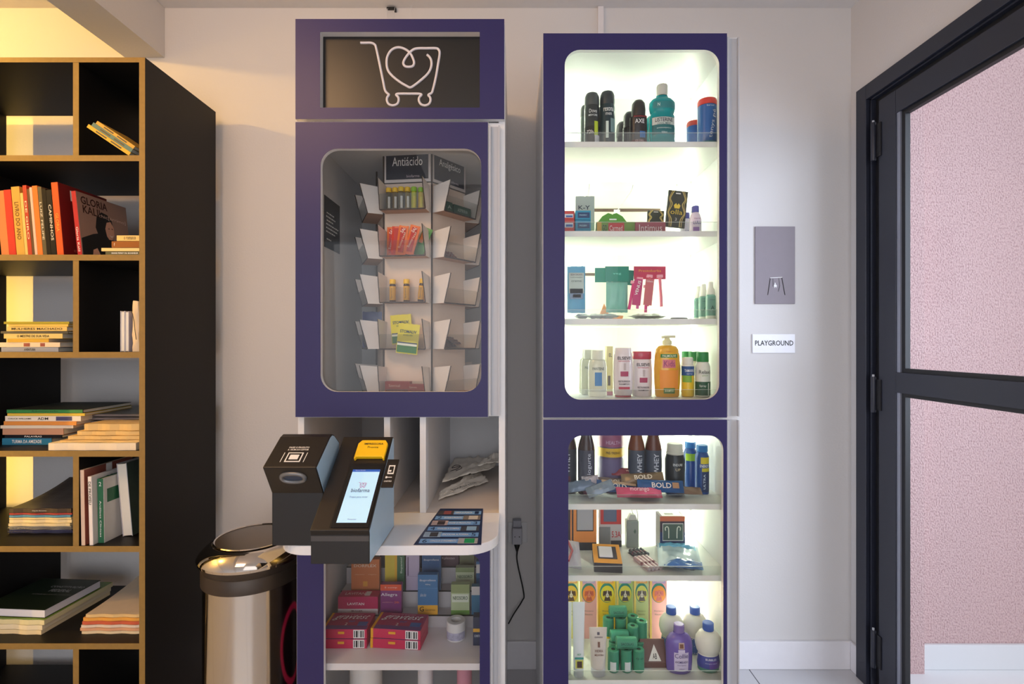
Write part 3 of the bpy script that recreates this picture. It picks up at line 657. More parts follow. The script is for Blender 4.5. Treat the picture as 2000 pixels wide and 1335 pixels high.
# lower door and shelves
ld = door(lc, lx(580), lx(957), 0.05, 0.812, lx(632), lx(937), 0.12, lz(1082), 0.030, YL)
rail(ld, lx(957)+0.002, lx(976), 0.05, 0.81, YL)
part('toe_panel', MB().box(LX0+PT, LX1-PT, YC, YC+0.018, 0.001, 0.05), WHITE, lc)
YS = 1.512
MS = PZ(1295, YS)
part('medicine_shelf', MB().box(LX0+PT, LX1-PT, YS, 2.075, MS-0.020, MS), mat((232, 226, 230), 0.5), lc)
part('bottom_panel', MB().box(LX0+PT, LX1-PT, YC, 2.075, 0.05, 0.068), WHITE, lc)
GR = mat((196, 190, 194), 0.5)
st = part('step_riser', MB().box(-0.60, -0.046, 1.702, 1.705, MS+0.0005, PZ(1202, 1.704)).box(-0.60, -0.046, 1.706, 1.757, MS+0.0005, PZ(1202, 1.704)), GR, lc)
part('step_riser', MB().box(-0.60, -0.046, 1.760, 1.763, MS+0.0005, PZ(1155, 1.76)).box(-0.60, -0.046, 1.764, 1.818, MS+0.060, PZ(1155, 1.76)), GR, lc)
part('step_riser', MB().box(-0.60, -0.046, 1.820, 1.823, MS+0.0005, PZ(1108, 1.82)).box(-0.60, -0.046, 1.824, 1.90, MS+0.115, PZ(1108, 1.82)), GR, lc)
part('step_edge', MB().box(-0.60, -0.046, 1.7015, 1.7055, PZ(1202, 1.704)+0.0002, PZ(1202, 1.704)+0.003).box(-0.60, -0.046, 1.7595, 1.7635, PZ(1155, 1.76)+0.0002, PZ(1155, 1.76)+0.003).box(-0.60, -0.046, 1.8195, 1.8235, PZ(1108, 1.82)+0.0002, PZ(1108, 1.82)+0.003), BLACK, lc)
# notice on the inner left wall
n_ = thing('notice_panel', 'black notice with small white lines on the inner left wall behind the glass', 'notice', (LX0+PT+0.0005, 1.66, 1.663))
part('panel', MB().box(0, 0.001, 0, 0.146, 0, 0.170), BLACK, n_)
mb = MB()
for i, (a, b) in enumerate(((0.02, 0.09), (0.015, 0.10), (0.02, 0.08), (0.015, 0.13), (0.015, 0.12), (0.015, 0.10), (0.02, 0.06))):
    z_ = 0.115-i*0.0125-(0.012 if i == 6 else 0); x_ = a
    while x_ < b: l_ = random.uniform(0.006, 0.018); mb.box(0.001, 0.0013, x_, min(b, x_+l_), z_, z_+0.004); x_ += l_+0.004
part('printed_lines', mb, PRINTW, n_)
n_ = thing('sticker_panel', 'black sticker with white outline and pink ring on the cabinet outer left side', 'sticker', (LX0-0.0016, 1.52, 0.30))
part('sheet', MB().box(0, 0.001, 0, 0.40, -0.20, 0.50), mat((28, 18, 26), 0.25), n_)
part('ring', MB().tube([(-0.001, 0.20+0.10*math.cos(R(a)), 0.02+0.12*math.sin(R(a))) for a in range(0, 360, 12)], 0.012, 6, True).xf(Matrix.Scale(0.1, 4, (1, 0, 0))), mat((200, 30, 90), 0.5), n_)
part('outline', MB().tube([(-0.0006, 0.05, 0.24), (-0.0006, 0.30, 0.24), (-0.0006, 0.34, 0.28), (-0.0006, 0.34, 0.42), (-0.0006, 0.05, 0.42)], 0.0012, 5, True), PRINTW, n_)

# ------------------------------------------------------------------ rotating display tower
Lf = 0.165
R0 = Vector((-0.275, 1.70)); d0 = R(-7)
L0 = R0-Vector((math.cos(d0), math.sin(d0)))*Lf
sp = thing('display_tower', 'six-sided cardboard display tower with open trays behind the left glass door', 'display stand', (0, 0, 0))
FZ0 = UZ+PT+0.001
pt = []; p = L0.copy(); faces = []
for k in range(6):
    an = d0+R(60*k); dd = Vector((math.cos(an), math.sin(an))); faces.append((p.copy(), an)); pt.append((p.x, p.y)); p = p+dd*Lf
part('column', MB().prism(pt, 'z', FZ0, 1.885), CARD, sp)
cen = sum((Vector(q) for q in pt), Vector((0, 0)))/6
def fm(k, off=0.0):
    p, an = faces[k]; n = Vector((math.sin(an), -math.cos(an)))
    return Matrix.Translation((p.x+n.x*off, p.y+n.y*off, 0)) @ Matrix.Rotation(an, 4, 'Z')   # local x along face, -y outward
for k in (0, 1, 5):
    q = pt[k]; v = (Vector(q)-cen).normalized()
    part('corner_rod', MB().box(-0.0025, 0.0025, -0.0025, 0.0025, FZ0, 1.985).xf(Matrix.Translation((q[0]+v.x*0.003, q[1]+v.y*0.003, 0))), CARDB, sp)
BZ = [1.787-0.1525*i for i in range(5)]
YELC = mat((190, 150, 124), 0.8)
for k in (0, 1, 2, 5):
    M = fm(k, 0.0012)
    for z in BZ:
        tr = part('tray', MB().box(0.006, Lf-0.006, -0.054, -0.0, z-0.003, z).xf(M), YELC, sp, label='brown cardboard tray')
        part('front_lip', MB().prism([(-0.0542, z-0.003), (-0.066, z+0.046), (-0.0674, z+0.046), (-0.0556, z-0.003)], 'x', 0.009, Lf-0.009).xf(M), ACRYL, tr, label='clear acrylic front')
        part('dark_edge', MB().box(0.006, Lf-0.006, -0.0552, -0.0541, z-0.005, z-0.0005).xf(M), CARDB, tr)
        for sgn, x0 in ((-1, 0.006), (1, Lf-0.006)):
            def flap(off, a):
                lo = [(x0, -0.0, z-0.003), (x0, -0.052, z-0.003)]; hi = [(x0-sgn*0.004, -0.078, z+0.095), (x0-sgn*0.004, -0.0, z+0.088)]
                P = lo+hi; Q = [(q[0]+sgn*0.0024, q[1], q[2]) for q in P]
                return MB().add(P+Q, [(0, 1, 2, 3), (7, 6, 5, 4), (0, 4, 5, 1), (1, 5, 6, 2), (2, 6, 7, 3), (3, 7, 4, 0)])
            fo = part('side_flap', flap(0, 0).xf(M), CARDW, tr, label='white side flap')
            part('cut_edge', MB().tube([(x0+sgn*0.0012, -0.0535, z-0.003), (x0+sgn*0.0012-sgn*0.002, -0.065, z+0.042), (x0+sgn*0.0012-sgn*0.002, -0.068, z+0.046), (x0+sgn*0.0012-sgn*0.004, -0.0795, z+0.095)], 0.0014, 5).xf(M), CARDB, sp) if k != 2 else None
NAVY = mat((30, 36, 52), 0.4)
for k, s_ in ((0, 'Antiácido'), (1, 'Analgésico')):
    p, an = faces[k]; M = fm(k, 0.004)
    e = part('topic_sign', MB().box(0.002, Lf-0.002, 0, 0.002, 1.888, 1.992).xf(M), mat((214, 206, 204), 0.5), sp)
    part('sign_face', MB().box(0.008, Lf-0.010, -0.001, 0, 1.898, 1.988).xf(M), NAVY, e)
    o = text(s_, e, Lf*0.5, -0.0015, 1.958, 0.105, 0.030, PRINTW); o.matrix_local = M
    o = text('biofarma', e, Lf*0.62, -0.0015, 1.908, 0.045, 0.009, mat((190, 180, 190))); o.matrix_local = M

def fpos(k, u, n, z):
    v = fm(k) @ Vector((u, -n, z)); return (v.x, v.y, v.z), faces[k][1]
# row 1: vials
for i, (u, cap, body, lb, hh) in enumerate(((0.024, (236, 190, 30), (96, 84, 60), 'small vial with yellow cap and dark label, leftmost in the top tray', 0.058),
                                        (0.046, (236, 190, 30), (120, 100, 60), 'second vial with yellow cap from the left in the top tray', 0.058),
                                        (0.067, (232, 196, 40), (110, 96, 64), 'third vial with yellow cap in the top tray', 0.060),
                                        (0.089, (236, 190, 30), (130, 110, 50), 'fourth vial with yellow cap and white stripe in the top tray', 0.058),
                                        (0.111, (150, 200, 40), (196, 200, 40), 'tall lime green vial with green cap in the top tray', 0.058),
                                        (0.135, (140, 190, 50), (222, 190, 40), 'yellow vial with green cap at the right of the top tray', 0.055))):
    l_, an = fpos(0, u, 0.022, BZ[0]+0.0005)
    e = thing('vial', lb, 'vial', l_, (0, 0, an), 'vials in the top front tray')
    part('bottle', MB().lathe([(0.0085, 0), (0.0092, 0.002), (0.0092, hh), (0.007, hh+0.004)], 18), mat(body, 0.3), e, smooth=True)
    part('cap', MB().lathe([(0.0095, hh+0.0042), (0.0098, hh+0.006), (0.0095, hh+0.018), (0.008, hh+0.0195)], 18), mat(cap, 0.35), e, smooth=True)
    part('label_band', MB().arc([(0.0095, 0.008), (0.0095, hh-0.012)], 5, 50, 6), PRINTW if i < 4 else mat((230, 220, 60), 0.5), e)
    text('Engov' if i < 4 else 'Epocler', e, 0, 0, hh*0.45, hh*0.6, 0.007, PRINTK if i > 3 else mat((60, 50, 40)), bend=0.0100, rot=-90) if False else None
# row 2: sachets
def packet(name, label, cat, loc_, rot_, w_, h_, t_, c, group=None, bands=(), texts=(), crinkle=0.12, rough=0.3, nx=12, ny=8):
    """packet with its back-bottom at loc; local XZ sheet"""
    e = thing(name, label, cat, loc_, rot_, group)
    T = Matrix.Translation((0, 0, h_/2))
    part('wrapper', MB().pillow(w_, h_, t_, nx, ny, crinkle, seed=hash(label) % 50 if False else len(label)).xf(T), mat(c, rough), e, smooth=True)
    for x0, x1, z0, z1, bc_ in bands:
        part('printed_panel', MB().box(x0*w_, x1*w_, -t_*0.5-0.0022, -t_*0.5-0.0012, z0*h_, z1*h_), mat(bc_, 0.4), e)
    for s_, cx, cz, tw, th_, tcx, ro in texts:
        text(s_, e, cx*w_, -t_*0.5-0.0028, cz*h_, tw, th_, mat(tcx, 0.5), rot=ro)
    return e
for i, (u, a, c, lb) in enumerate(((0.030, 1, (232, 110, 40), 'orange effervescent sachet leftmost in the second tray'),
                                 (0.047, 3, (214, 60, 40), 'orange and red sachet second from left in the second tray'),
                                 (0.066, 8, (232, 116, 44), 'orange sachet with red band in the middle of the second tray'),
                                 (0.097, 15, (234, 110, 40), 'orange sachet tilted right with red band in the second tray'),
                                 (0.120, 22, (90, 160, 70), 'green and orange sachet tilted furthest right in the second tray'))):
    l_, an = fpos(0, u, (0.012, 0.020, 0.029, 0.038, 0.047)[i] if i < 4 else 0.010, BZ[1]+0.004)
    packet('sachet', lb, 'sachet', l_, (0, R(a), an), 0.034, 0.098, 0.003, c, 'sachets in the second front tray', bands=((-0.25, 0.25, 0.1, 0.93, (190, 30, 30)),) if i != 4 else ((-0.4, 0.0, 0.45, 0.95, (230, 130, 50)),), texts=((('Sonrisal'), 0, 0.5, 0.055, 0.008, (240, 220, 200), 75), ('SAL', 0.0, 0.85, 0.02, 0.010, (250, 240, 230), 60)) if i in (0, 2, 3) else ())
# row 3: three bottles
for i, (u, lb) in enumerate(((0.038, 'small yellow-labelled amber bottle leftmost in the third tray'), (0.086, 'small yellow-labelled amber bottle in the middle of the third tray'), (0.134, 'small yellow-labelled amber bottle leaning at the right of the third tray'))):
    l_, an = fpos(0, u, 0.024, BZ[2]+0.001 + (0.0012 if i == 2 else 0))
    e = thing('tonic_bottle', lb, 'bottle', l_, (0, R(6) if i == 2 else 0, an), 'yellow bottles in the third tray')
    part('bottle', MB().lathe([(0.009, 0), (0.010, 0.002), (0.010, 0.056), (0.0085, 0.060)], 20), mat((70, 44, 20), 0.15), e, smooth=True)
    part('label_band', MB().lathe([(0.0103, 0.006), (0.0103, 0.052)], 20), mat((240, 182, 20), 0.45), e, smooth=True)
    part('cap', MB().lathe([(0.0102, 0.0602), (0.0105, 0.062), (0.0102, 0.074), (0.009, 0.0755)], 20), YEL, e, smooth=True)
    text('Eparema', e, 0, 0, 0.029, 0.034, 0.007, mat((120, 70, 10)), bend=0.0106, rot=90)
# row 4
for i, (u, n, a, lb) in enumerate(((0.070, 0.018, -4, 'yellow and green sachet half hidden behind its twin in the fourth tray'), (0.098, 0.060, 6, 'yellow and green sachet hung over the fourth tray'))):
    l_, an = fpos(0, u, n, BZ[3]+0.004-(0.022 if i else -0.01))
    packet('antacid_sachet', lb, 'sachet', l_, (0, R(a), an), 0.072, 0.098, 0.003, (226, 214, 30), 'yellow sachets in the fourth tray',
           bands=((-0.46, 0.46, 0.04, 0.27, (50, 120, 50)), (-0.46, 0.46, 0.27, 0.34, (230, 235, 220)), (-0.46, 0.46, 0.345, 0.38, (30, 60, 110))),
           texts=(('STOMALIV', 0, 0.74, 0.055, 0.010, (20, 60, 90), 0), ('antiácido', 0, 0.63, 0.032, 0.006, (90, 130, 60), 0)), crinkle=0.06)
# row 5
for i, (u, n, w_, hz, lb) in enumerate(((0.060, 0.028, 0.085, 0.042, 'dark red carton standing in the lowest visible tray'), (0.125, 0.030, 0.055, 0.034, 'shorter dark red carton at the right of the lowest tray'))):
    l_, an = fpos(0, u, n, BZ[4]+0.0004)
    e = thing('medicine_box', lb, 'box', l_, (0, 0, an))
    part('carton', MB().box(-w_/2, w_/2, -0.012, 0.012, 0, hz), mat((160, 44, 24), 0.45), e, 0.0005)
    part('printed_panel', MB().box(-w_/2+0.003, w_/2-0.003, -0.0125, -0.012, 0.003, hz*0.4), mat((110, 50, 40), 0.5), e)
    text('Eparema' if i else 'Sonrisal', e, -0.01, -0.0128, hz*0.68, w_*0.45, 0.009, mat((240, 200, 190)))
# right face
l_, an = fpos(1, 0.070, 0.034, BZ[0]+0.0004)
for i, (u, w_, h_, tx, lb) in enumerate(((0.040, 0.030, 0.034, 'A', 'small green carton at the left of the analgesic top tray'), (0.105, 0.085, 0.032, 'ASPIRINA', 'long dark green carton in the analgesic top tray'))):
    l_, an = fpos(1, u, 0.030, BZ[0]+0.0004)
    e = thing('medicine_box', lb, 'box', l_, (0, 0, an))
    part('carton', MB().box(-w_/2, w_/2, -0.014, 0.014, 0, h_), mat((30, 96, 76), 0.4), e, 0.0005)
    text(tx, e, 0, -0.0146, h_*0.5, w_*0.6, 0.012, mat((200, 220, 210)))
def blister(label, k, u, z, c, n_=3, m_=5, rz=0.0):
    l_, an = fpos(k, u, 0.028, z+0.003)
    e = thing('pill_blister', label, 'blister pack', l_, (R(-50), 0, an+rz))
    part('foil', MB().box(-0.035, 0.035, -0.0006, 0.0, 0, 0.045), mat((150, 110, 100), 0.35, metal=0.3), e)
    mb = MB()
    for i in range(n_):
        for j in range(m_):
            mb.lathe([(0.005, 0), (0.0045, 0.0022), (0.0028, 0.0035)], 12, cx=-0.028+j*0.014, cy=0.008+i*0.014)
    mb.xf(Matrix.Rotation(R(90), 4, 'X')); part('pills', mb, mat(c, 0.25), e, smooth=True)
blister('dark red pill blister in the second tray of the analgesic side', 1, 0.065, BZ[1], (130, 40, 40))
blister('brown pill blister leaning in the fourth tray of the analgesic side', 1, 0.060, BZ[3], (90, 44, 44))
blister('brown pill blister lying across another in the fourth analgesic tray', 1, 0.100, BZ[3]+0.008, (84, 40, 44), rz=0.4)
l_, an = fpos(5, 0.10, 0.030, BZ[3]+0.001)
packet('blue_pouch', 'dark blue pouch sticking out of a tray at the tower left side', 'pouch', l_, (0, 0, an+R(70)), 0.07, 0.125, 0.008, (40, 56, 110))

# ------------------------------------------------------------------ bags in the niche
def cloth(label, P, nx, ny, zoff, seed, amp, m, thick=0.002):
    """draped quad: P = 4 corners (x,y) ccw"""
    e = thing('cloth_bag', label, 'bag', (P[0][0], P[0][1], zoff))
    mb = MB()
    for j in range(ny+1):
        for i in range(nx+1):
            u, v = i/nx, j/ny
            x = (1-u)*(1-v)*P[0][0]+u*(1-v)*P[1][0]+u*v*P[2][0]+(1-u)*v*P[3][0]
            y = (1-u)*(1-v)*P[0][1]+u*(1-v)*P[1][1]+u*v*P[2][1]+(1-u)*v*P[3][1]
            n1 = noise.noise(Vector((u*4+seed, v*4, seed))); n2 = noise.noise(Vector((u*11, v*9+seed, 2)))
            z = 0.004+amp*(0.5+n1*0.9+0.35*n2)*(0.35+0.65*u)*(0.4+0.6*v)+abs(n2)*0.006
            mb.v.append((x-P[0][0]+0.006*n2, y-P[0][1]+0.006*n1, max(0.001, z)))
    for j in range(ny):
        for i in range(nx):
            a = j*(nx+1)+i; mb.f.append((a, a+1, a+nx+2, a+nx+1))
    o = part('fabric', mb, m, e, smooth=True); s = o.modifiers.new('thickness', 'SOLIDIFY'); s.thickness = thick; s.offset = 1
    return e
CLOTH = mat((246, 238, 226), 0.9, bump=0.1, bscale=200)
z_ = CT+0.0003
e = cloth('white cloth bag with black script, spread at the front of the right niche', [(-0.238, 1.60), (-0.09, 1.80), (-0.13, 1.93), (-0.243, 1.68)], 26, 14, z_, 3.0, 0.022, CLOTH)
text('biofarma', e, 0.075, 0.034, 0.060, 0.11, 0.016, PRINTK, flat=True, rot=52)
e = cloth('rumpled white cloth bag with a black line drawing at the back of the right niche', [(-0.242, 1.72), (-0.075, 1.90), (-0.05, 2.03), (-0.24, 2.05)], 28, 20, z_+0.022, 8.0, 0.040, CLOTH)
part('printed_drawing', MB().tube(smooth_path([(0.02, 0.06, 0.030), (0.045, 0.075, 0.036), (0.05, 0.10, 0.040), (0.03, 0.11, 0.038), (0.022, 0.09, 0.034), (0.045, 0.085, 0.040), (0.06, 0.065, 0.040), (0.04, 0.05, 0.034)], 4), 0.0012, 5), PRINTK, e)
e = cloth('twisted handle end of a white cloth bag against the right side of the niche', [(-0.13, 1.84), (-0.055, 1.88), (-0.050, 1.96), (-0.11, 1.93)], 14, 10, z_+0.05, 5.0, 0.03, CLOTH)

# ------------------------------------------------------------------ instruction sheet
e = thing('instruction_sheet', 'dark blue printed sheet with six numbered steps lying on the counter', 'sheet', (-0.1675, 1.262, CT+0.0003), (0, 0, R(0)))
W2 = 0.081; DP = 0.275
part('sheet', MB().prism([(-W2-0.001, 0), (W2+0.006, 0), (W2-0.006, DP), (-W2+0.026, DP)], 'z', 0, 0.0006), mat((24, 42, 84), 0.35), e)
LB = mat((120, 170, 224), 0.4)
for i in range(6):
    n_i = 6-i; y0 = 0.010+i*0.0425; left = n_i % 2 == 0
    fr_ = (y0+0.015)/DP; xl, xr = -W2+0.008+0.022*fr_, W2-0.004-0.006*fr_
    part('blue_bar', MB().box(xl, xr, y0, y0+0.028, 0.0007, 0.0009), LB, e)
    text(str(n_i), e, (xl+0.013) if left else (xr-0.013), 0.0012, y0+0.014, 0.012, 0.022, mat((24, 42, 84)), flat=True)
    bx0, bx1 = (xr-0.05, xr) if left else (xl, xl+0.045)
    part('photo', MB().box(bx0, bx1, y0-0.003, y0+0.032, 0.0010, 0.0012), mat(((176, 176, 180), (150, 176, 200), (70, 74, 84), (190, 170, 170), (120, 114, 110), (74, 70, 74))[i], 0.4, var=0.3, vscale=60), e)
    part('photo_detail', MB().box(bx0+0.016, bx1-0.008, y0, y0+0.029, 0.0012, 0.0014), mat(((30, 160, 96), (60, 60, 66), (150, 190, 220), (60, 50, 54), (200, 196, 190), (150, 80, 80))[i], 0.4), e)
    sx0 = xl+0.026 if left else bx1+0.004; sx1 = bx0-0.004 if left else xr-0.026
    text(('CONCLUA O PAGAMENTO', 'ESCOLHA A FORMA', 'FINALIZE A COMPRA', 'PASSE O PRODUTO', 'ESCOLHA O PRODUTO', 'ABRA A PORTA')[i], e, (sx0+sx1)/2, 0.0012, y0+0.014, sx1-sx0, 0.011, PRINTW, flat=True)

# ------------------------------------------------------------------ self checkout terminal
TB = mat((23, 20, 20), 0.42); BLUE = mat((176, 208, 234), 0.4)
CTk = CT+0.0004
sc = thing('barcode_scanner', 'black boxy barcode scanner with an oval reading window at the counter left end', 'scanner', (-0.60, 1.257, CTk))
hz = lambda z: z-CTk
prof = [(0.0, 0), (0.0, 0.131), (-0.047, 0.206), (0.045, 0.262), (0.060, 0.266), (0.075, 0.262), (0.115, 0.235), (0.115, 0)]
part('housing', MB().prism(prof, 'x', 0.0, 0.128), TB, sc, 0.002)
inset = [(0.004, 0.004), (0.004, 0.131), (-0.043, 0.2045), (0.047, 0.259), (0.060, 0.2625), (0.073, 0.259), (0.111, 0.233), (0.111, 0.004)]
part('side_panel', MB().prism(inset, 'x', 0.128, 0.1288), BLUE, sc, label='light blue side panel')
# oval window ring on the slanted lower front face (from (-.047,.206) to (0,.131))
fd = Vector((0, 0.047, -0.075)).normalized(); nn = Vector((0, -fd.z, fd.y)); nn = Vector((0, -abs(nn.y), -abs(nn.z))).normalized()
ctr = Vector((0.066, -0.047, 0.206))+fd*0.034
def ovp(a, rx, ry, off): return ctr+Vector((1, 0, 0))*rx*math.copysign(abs(math.cos(a))**0.75, math.cos(a))+fd*(-1)*ry*math.copysign(abs(math.sin(a))**0.9, math.sin(a))+nn*off
part('window_ring', MB().tube([ovp(2*math.pi*k/40, 0.028, 0.014, 0.001) for k in range(40)], 0.0055, 10, True), mat((120, 120, 122), 0.25, metal=0.4), sc, smooth=True)
mb = MB(); mb.add([ovp(2*math.pi*k/30, 0.026, 0.012, 0.001) for k in range(30)]+[ctr+nn*0.0005], [(k, (k+1) % 30, 30) for k in range(30)])
part('window_glass', mb, mat((44, 60, 84), 0.1), sc)
# top face text
ud_ = Vector((0, 0.092, 0.056)).normalized(); tb = Vector((0.064, -0.047, 0.206))
tn = Vector((0, -ud_.z, ud_.y))
def on_plane(o, org, xd, yd): # map text built flat in XZ (y=0) onto a plane
    n_ = xd.cross(yd).normalized()
    o.matrix_local = Matrix.Translation(org+n_*0.0006) @ Matrix((xd, -n_, yd)).transposed().to_4x4()
X = Vector((1, 0, 0))
for s_, u_, w_ in (('PASSE O PRODUTO', 0.068, 0.050), ('A 10CM DO LEITOR', 0.060, 0.052)):
    o = text(s_, sc, 0, 0, 0, w_, 0.0055); on_plane(o, tb+ud_*u_, X, ud_)
def plate(name, org, xd, yd, x0, x1, y0, y1, m, parent, th=0.0006, bev=0, off=0.0, label=None):
    n_ = xd.cross(yd).normalized()
    o = part(name, MB().box(x0, x1, -th, 0, y0, y1), m, parent, bev, label=label)
    o.matrix_local = Matrix.Translation(org+n_*off) @ Matrix((xd, -n_, yd)).transposed().to_4x4(); return o
plate('icon_frame', tb, X, ud_, -0.020, 0.018, 0.018, 0.050, PRINTW, sc)
plate('icon_screen', tb, X, ud_, -0.017, 0.015, 0.021, 0.047, TB, sc, 0.0009)
plate('icon_bars', tb, X, ud_, -0.012, 0.010, 0.026, 0.042, PRINTW, sc, 0.0012)
plate('icon_arrow', tb, X, ud_, -0.030, -0.0285, 0.018, 0.050, PRINTW, sc)
plate('icon_arrow', tb, X, ud_, 0.026, 0.0275, 0.018, 0.050, PRINTW, sc)

tm = thing('payment_terminal', 'long wedge-shaped black self-checkout terminal with a bright screen and yellow printer', 'payment terminal', (-0.462, 1.153, CTk))
TW = 0.134; H0 = hz(0.923); H1 = hz(1.092)
y1 = 0.235
prof = [(0.0, 0), (0.0, H0-0.012), (-0.004, H0), (y1-0.01, H1), (y1, H1-0.004), (y1, 0)]
part('housing', MB().prism(prof, 'x', 0, TW), TB, tm, 0.0015)
part('side_panel', MB().prism([(0.003, 0.003), (0.003, H0-0.012), (0.0, H0-0.003), (y1-0.011, H1-0.003), (y1-0.003, H1-0.007), (y1-0.003, 0.003)], 'x', TW, TW+0.0008), BLUE, tm, label='light blue side panel')
part('front_strip', MB().box(0.001, TW-0.001, -0.0012, 0.0, H0-0.026, H0-0.014), mat((70, 66, 66), 0.4), tm)
so = Vector((0.0, -0.004, H0)); sd = Vector((0, y1-0.006, H1-H0)); SLn = sd.length; sd.normalize()
plate('panel_seam', so, X, sd, 0.041, 0.0425, 0.004, SLn-0.004, mat((8, 8, 8), 0.5), tm)
bz_ = plate('screen_bezel', so, X, sd, 0.045, TW-0.003, 0.006, SLn*0.665, mat((16, 16, 18), 0.2), tm, 0.002)
def onscr(name, x0, x1, y0, y1_, m, off, label=None): return plate(name, so, X, sd, x0, x1, y0, y1_, m, tm, 0.0003, 0, off, label)
onscr('screen', 0.055, TW-0.010, 0.018, SLn*0.60, mat((170, 208, 232), 0.3, emit=0.55), 0.0023, 'lit pale blue screen')
onscr('screen_bar', 0.055, TW-0.010, SLn*0.575, SLn*0.60, mat((40, 84, 170), 0.3, emit=0.5), 0.0028)
sx = (0.055+TW-0.010)/2
for s_, u_, w_, h_, c in (('biofarma', 0.375, 0.045, 0.011, (60, 50, 80)), ('Toque para iniciar', 0.305, 0.044, 0.006, (90, 110, 140)), ('Pesquisar', 0.035*2, 0.02, 0.004, (90, 110, 140)), ('Aguardando', 0.588, 0.026, 0.004, (220, 230, 250))):
    o = text(s_, tm, 0, 0, 0, w_, h_, mat(c)); on_plane(o, so+X*(sx-(0.015 if s_ == 'Aguardando' else 0))+sd*SLn*(u_ if s_ != 'Pesquisar' else 0.09)+Vector((0, -sd.z, sd.y))*0.0032, X, sd)
def cart_small(parent, org, xd, yd, w_, m, r_):
    n_ = xd.cross(yd).normalized(); P_ = []
    for a_, b_ in pts: P_.append(org+xd*((a_-1010)/720*w_)+yd*(-(b_-570)/720*w_)+n_*0.0005)
    part('cart_icon', MB().tube(smooth_path(P_, 2), r_, 5), m, parent)
cart_small(tm, so+X*sx+sd*SLn*0.43+Vector((0, -sd.z, sd.y))*0.0028, X, sd, 0.020, mat((200, 70, 120)), 0.0004)
# printer recess and yellow printer cover
plate('printer_recess', so, X, sd, 0.048, TW-0.003, SLn*0.68, SLn*0.975, mat((24, 16, 12), 0.5), tm, 0.0006)
n_ = Vector((0, -sd.z, sd.y))
pr = MB(); a0, a1 = 0.050, TW-0.006; b0, b1 = SLn*0.705, SLn*0.925
poly = [(a0+0.004, b0), (a0+0.006, b0+0.006), (a1-0.006, b0+0.006), (a1-0.004, b0), (a1, b0), (a1, b1-0.012), (a1-0.008, b1), (a0+0.008, b1), (a0, b1-0.012), (a0, b0)]
pr.prism(poly, 'y', -0.011, -0.0008)
o = part('printer_cover', pr, YEL, tm, 0.0015, label='yellow printer cover'); o.matrix_local = Matrix.Translation(so) @ Matrix((X, -n_, sd)).transposed().to_4x4()
for s_, u_, w_ in (('IMPRESSORA', 0.875, 0.050), ('Pronta', 0.835, 0.028)):
    o = text(s_, tm, 0, 0, 0, w_, 0.006, PRINTK); on_plane(o, so+X*0.092+sd*SLn*u_+n_*0.0112, X, sd)
# card tab
ct_o = so+X*(TW+0.001)+sd*SLn*0.42-n_*0.004
tab = plate('card_tab', ct_o, X, sd, 0, 0.030, 0, 0.088, TB, tm, 0.003, 0.0008)
plate('tab_icon', ct_o, X, sd, 0.008, 0.024, 0.040, 0.068, PRINTW, tm, 0.0033)
plate('tab_icon_inner', ct_o, X, sd, 0.0105, 0.0215, 0.044, 0.064, TB, tm, 0.0036)
plate('tab_icon_bar', ct_o, X, sd, 0.0105, 0.017, 0.047, 0.052, PRINTW, tm, 0.0039)
plate('tab_arrow', ct_o, X, sd, 0.006, 0.022, 0.029, 0.031, PRINTW, tm, 0.0033)
plate('tab_arrow', ct_o, X, sd, 0.006, 0.010, 0.027, 0.033, PRINTW, tm, 0.0034)
o = text('CARTÃO', tm, 0, 0, 0, 0.019, 0.0055); on_plane(o, ct_o+X*0.014+sd*0.018+n_*0.0031, X, sd)

# ------------------------------------------------------------------ medicines in the lower left cabinet
def carton(name, label, x0, x1, Y, z, h, d, c, rz=0.0, panels=(), texts=(), group=None, cat='box', rot=None, rough=0.4, tops=(), bev=0.0006):
    w_ = (x1-x0)/2
    e = thing(name, label, cat, ((x0+x1)/2, Y, z+0.0004), rot or (0, 0, R(rz)), group)
    part('carton', MB().box(-w_, w_, 0, d, 0, h), mat(c, rough), e, bev)
    for i, (a, b, p, q, pc) in enumerate(panels): part('printed_panel', MB().box(-w_+a*2*w_, -w_+b*2*w_, -0.0005-0.0001*i, 0.0, p*h, q*h), mat(pc, rough), e)
    for (s_, cx, cz, tw, th_, tcx, *ro) in texts: text(s_, e, (cx-0.5)*2*w_, -0.0014, cz*h, tw*2*w_, th_*h, mat(tcx, 0.5), rot=ro[0] if ro else 0)
    for ti, it in enumerate(tops):
        if len(it) == 5: a, b, p, q, pc = it; part('printed_top', MB().box(-w_+a*2*w_, -w_+b*2*w_, p*d, q*d, h, h+0.0004+0.0002*ti), mat(pc, rough), e)
        else: s_, cx, cy, tw, th_, pc, sh = it; text(s_, e, (cx-0.5)*2*w_, h+0.0022, cy*d, tw*2*w_, th_*d, mat(pc), flat=True, shear=sh)
    return e
MZ = MS+0.0002
PK = (206, 30, 84)
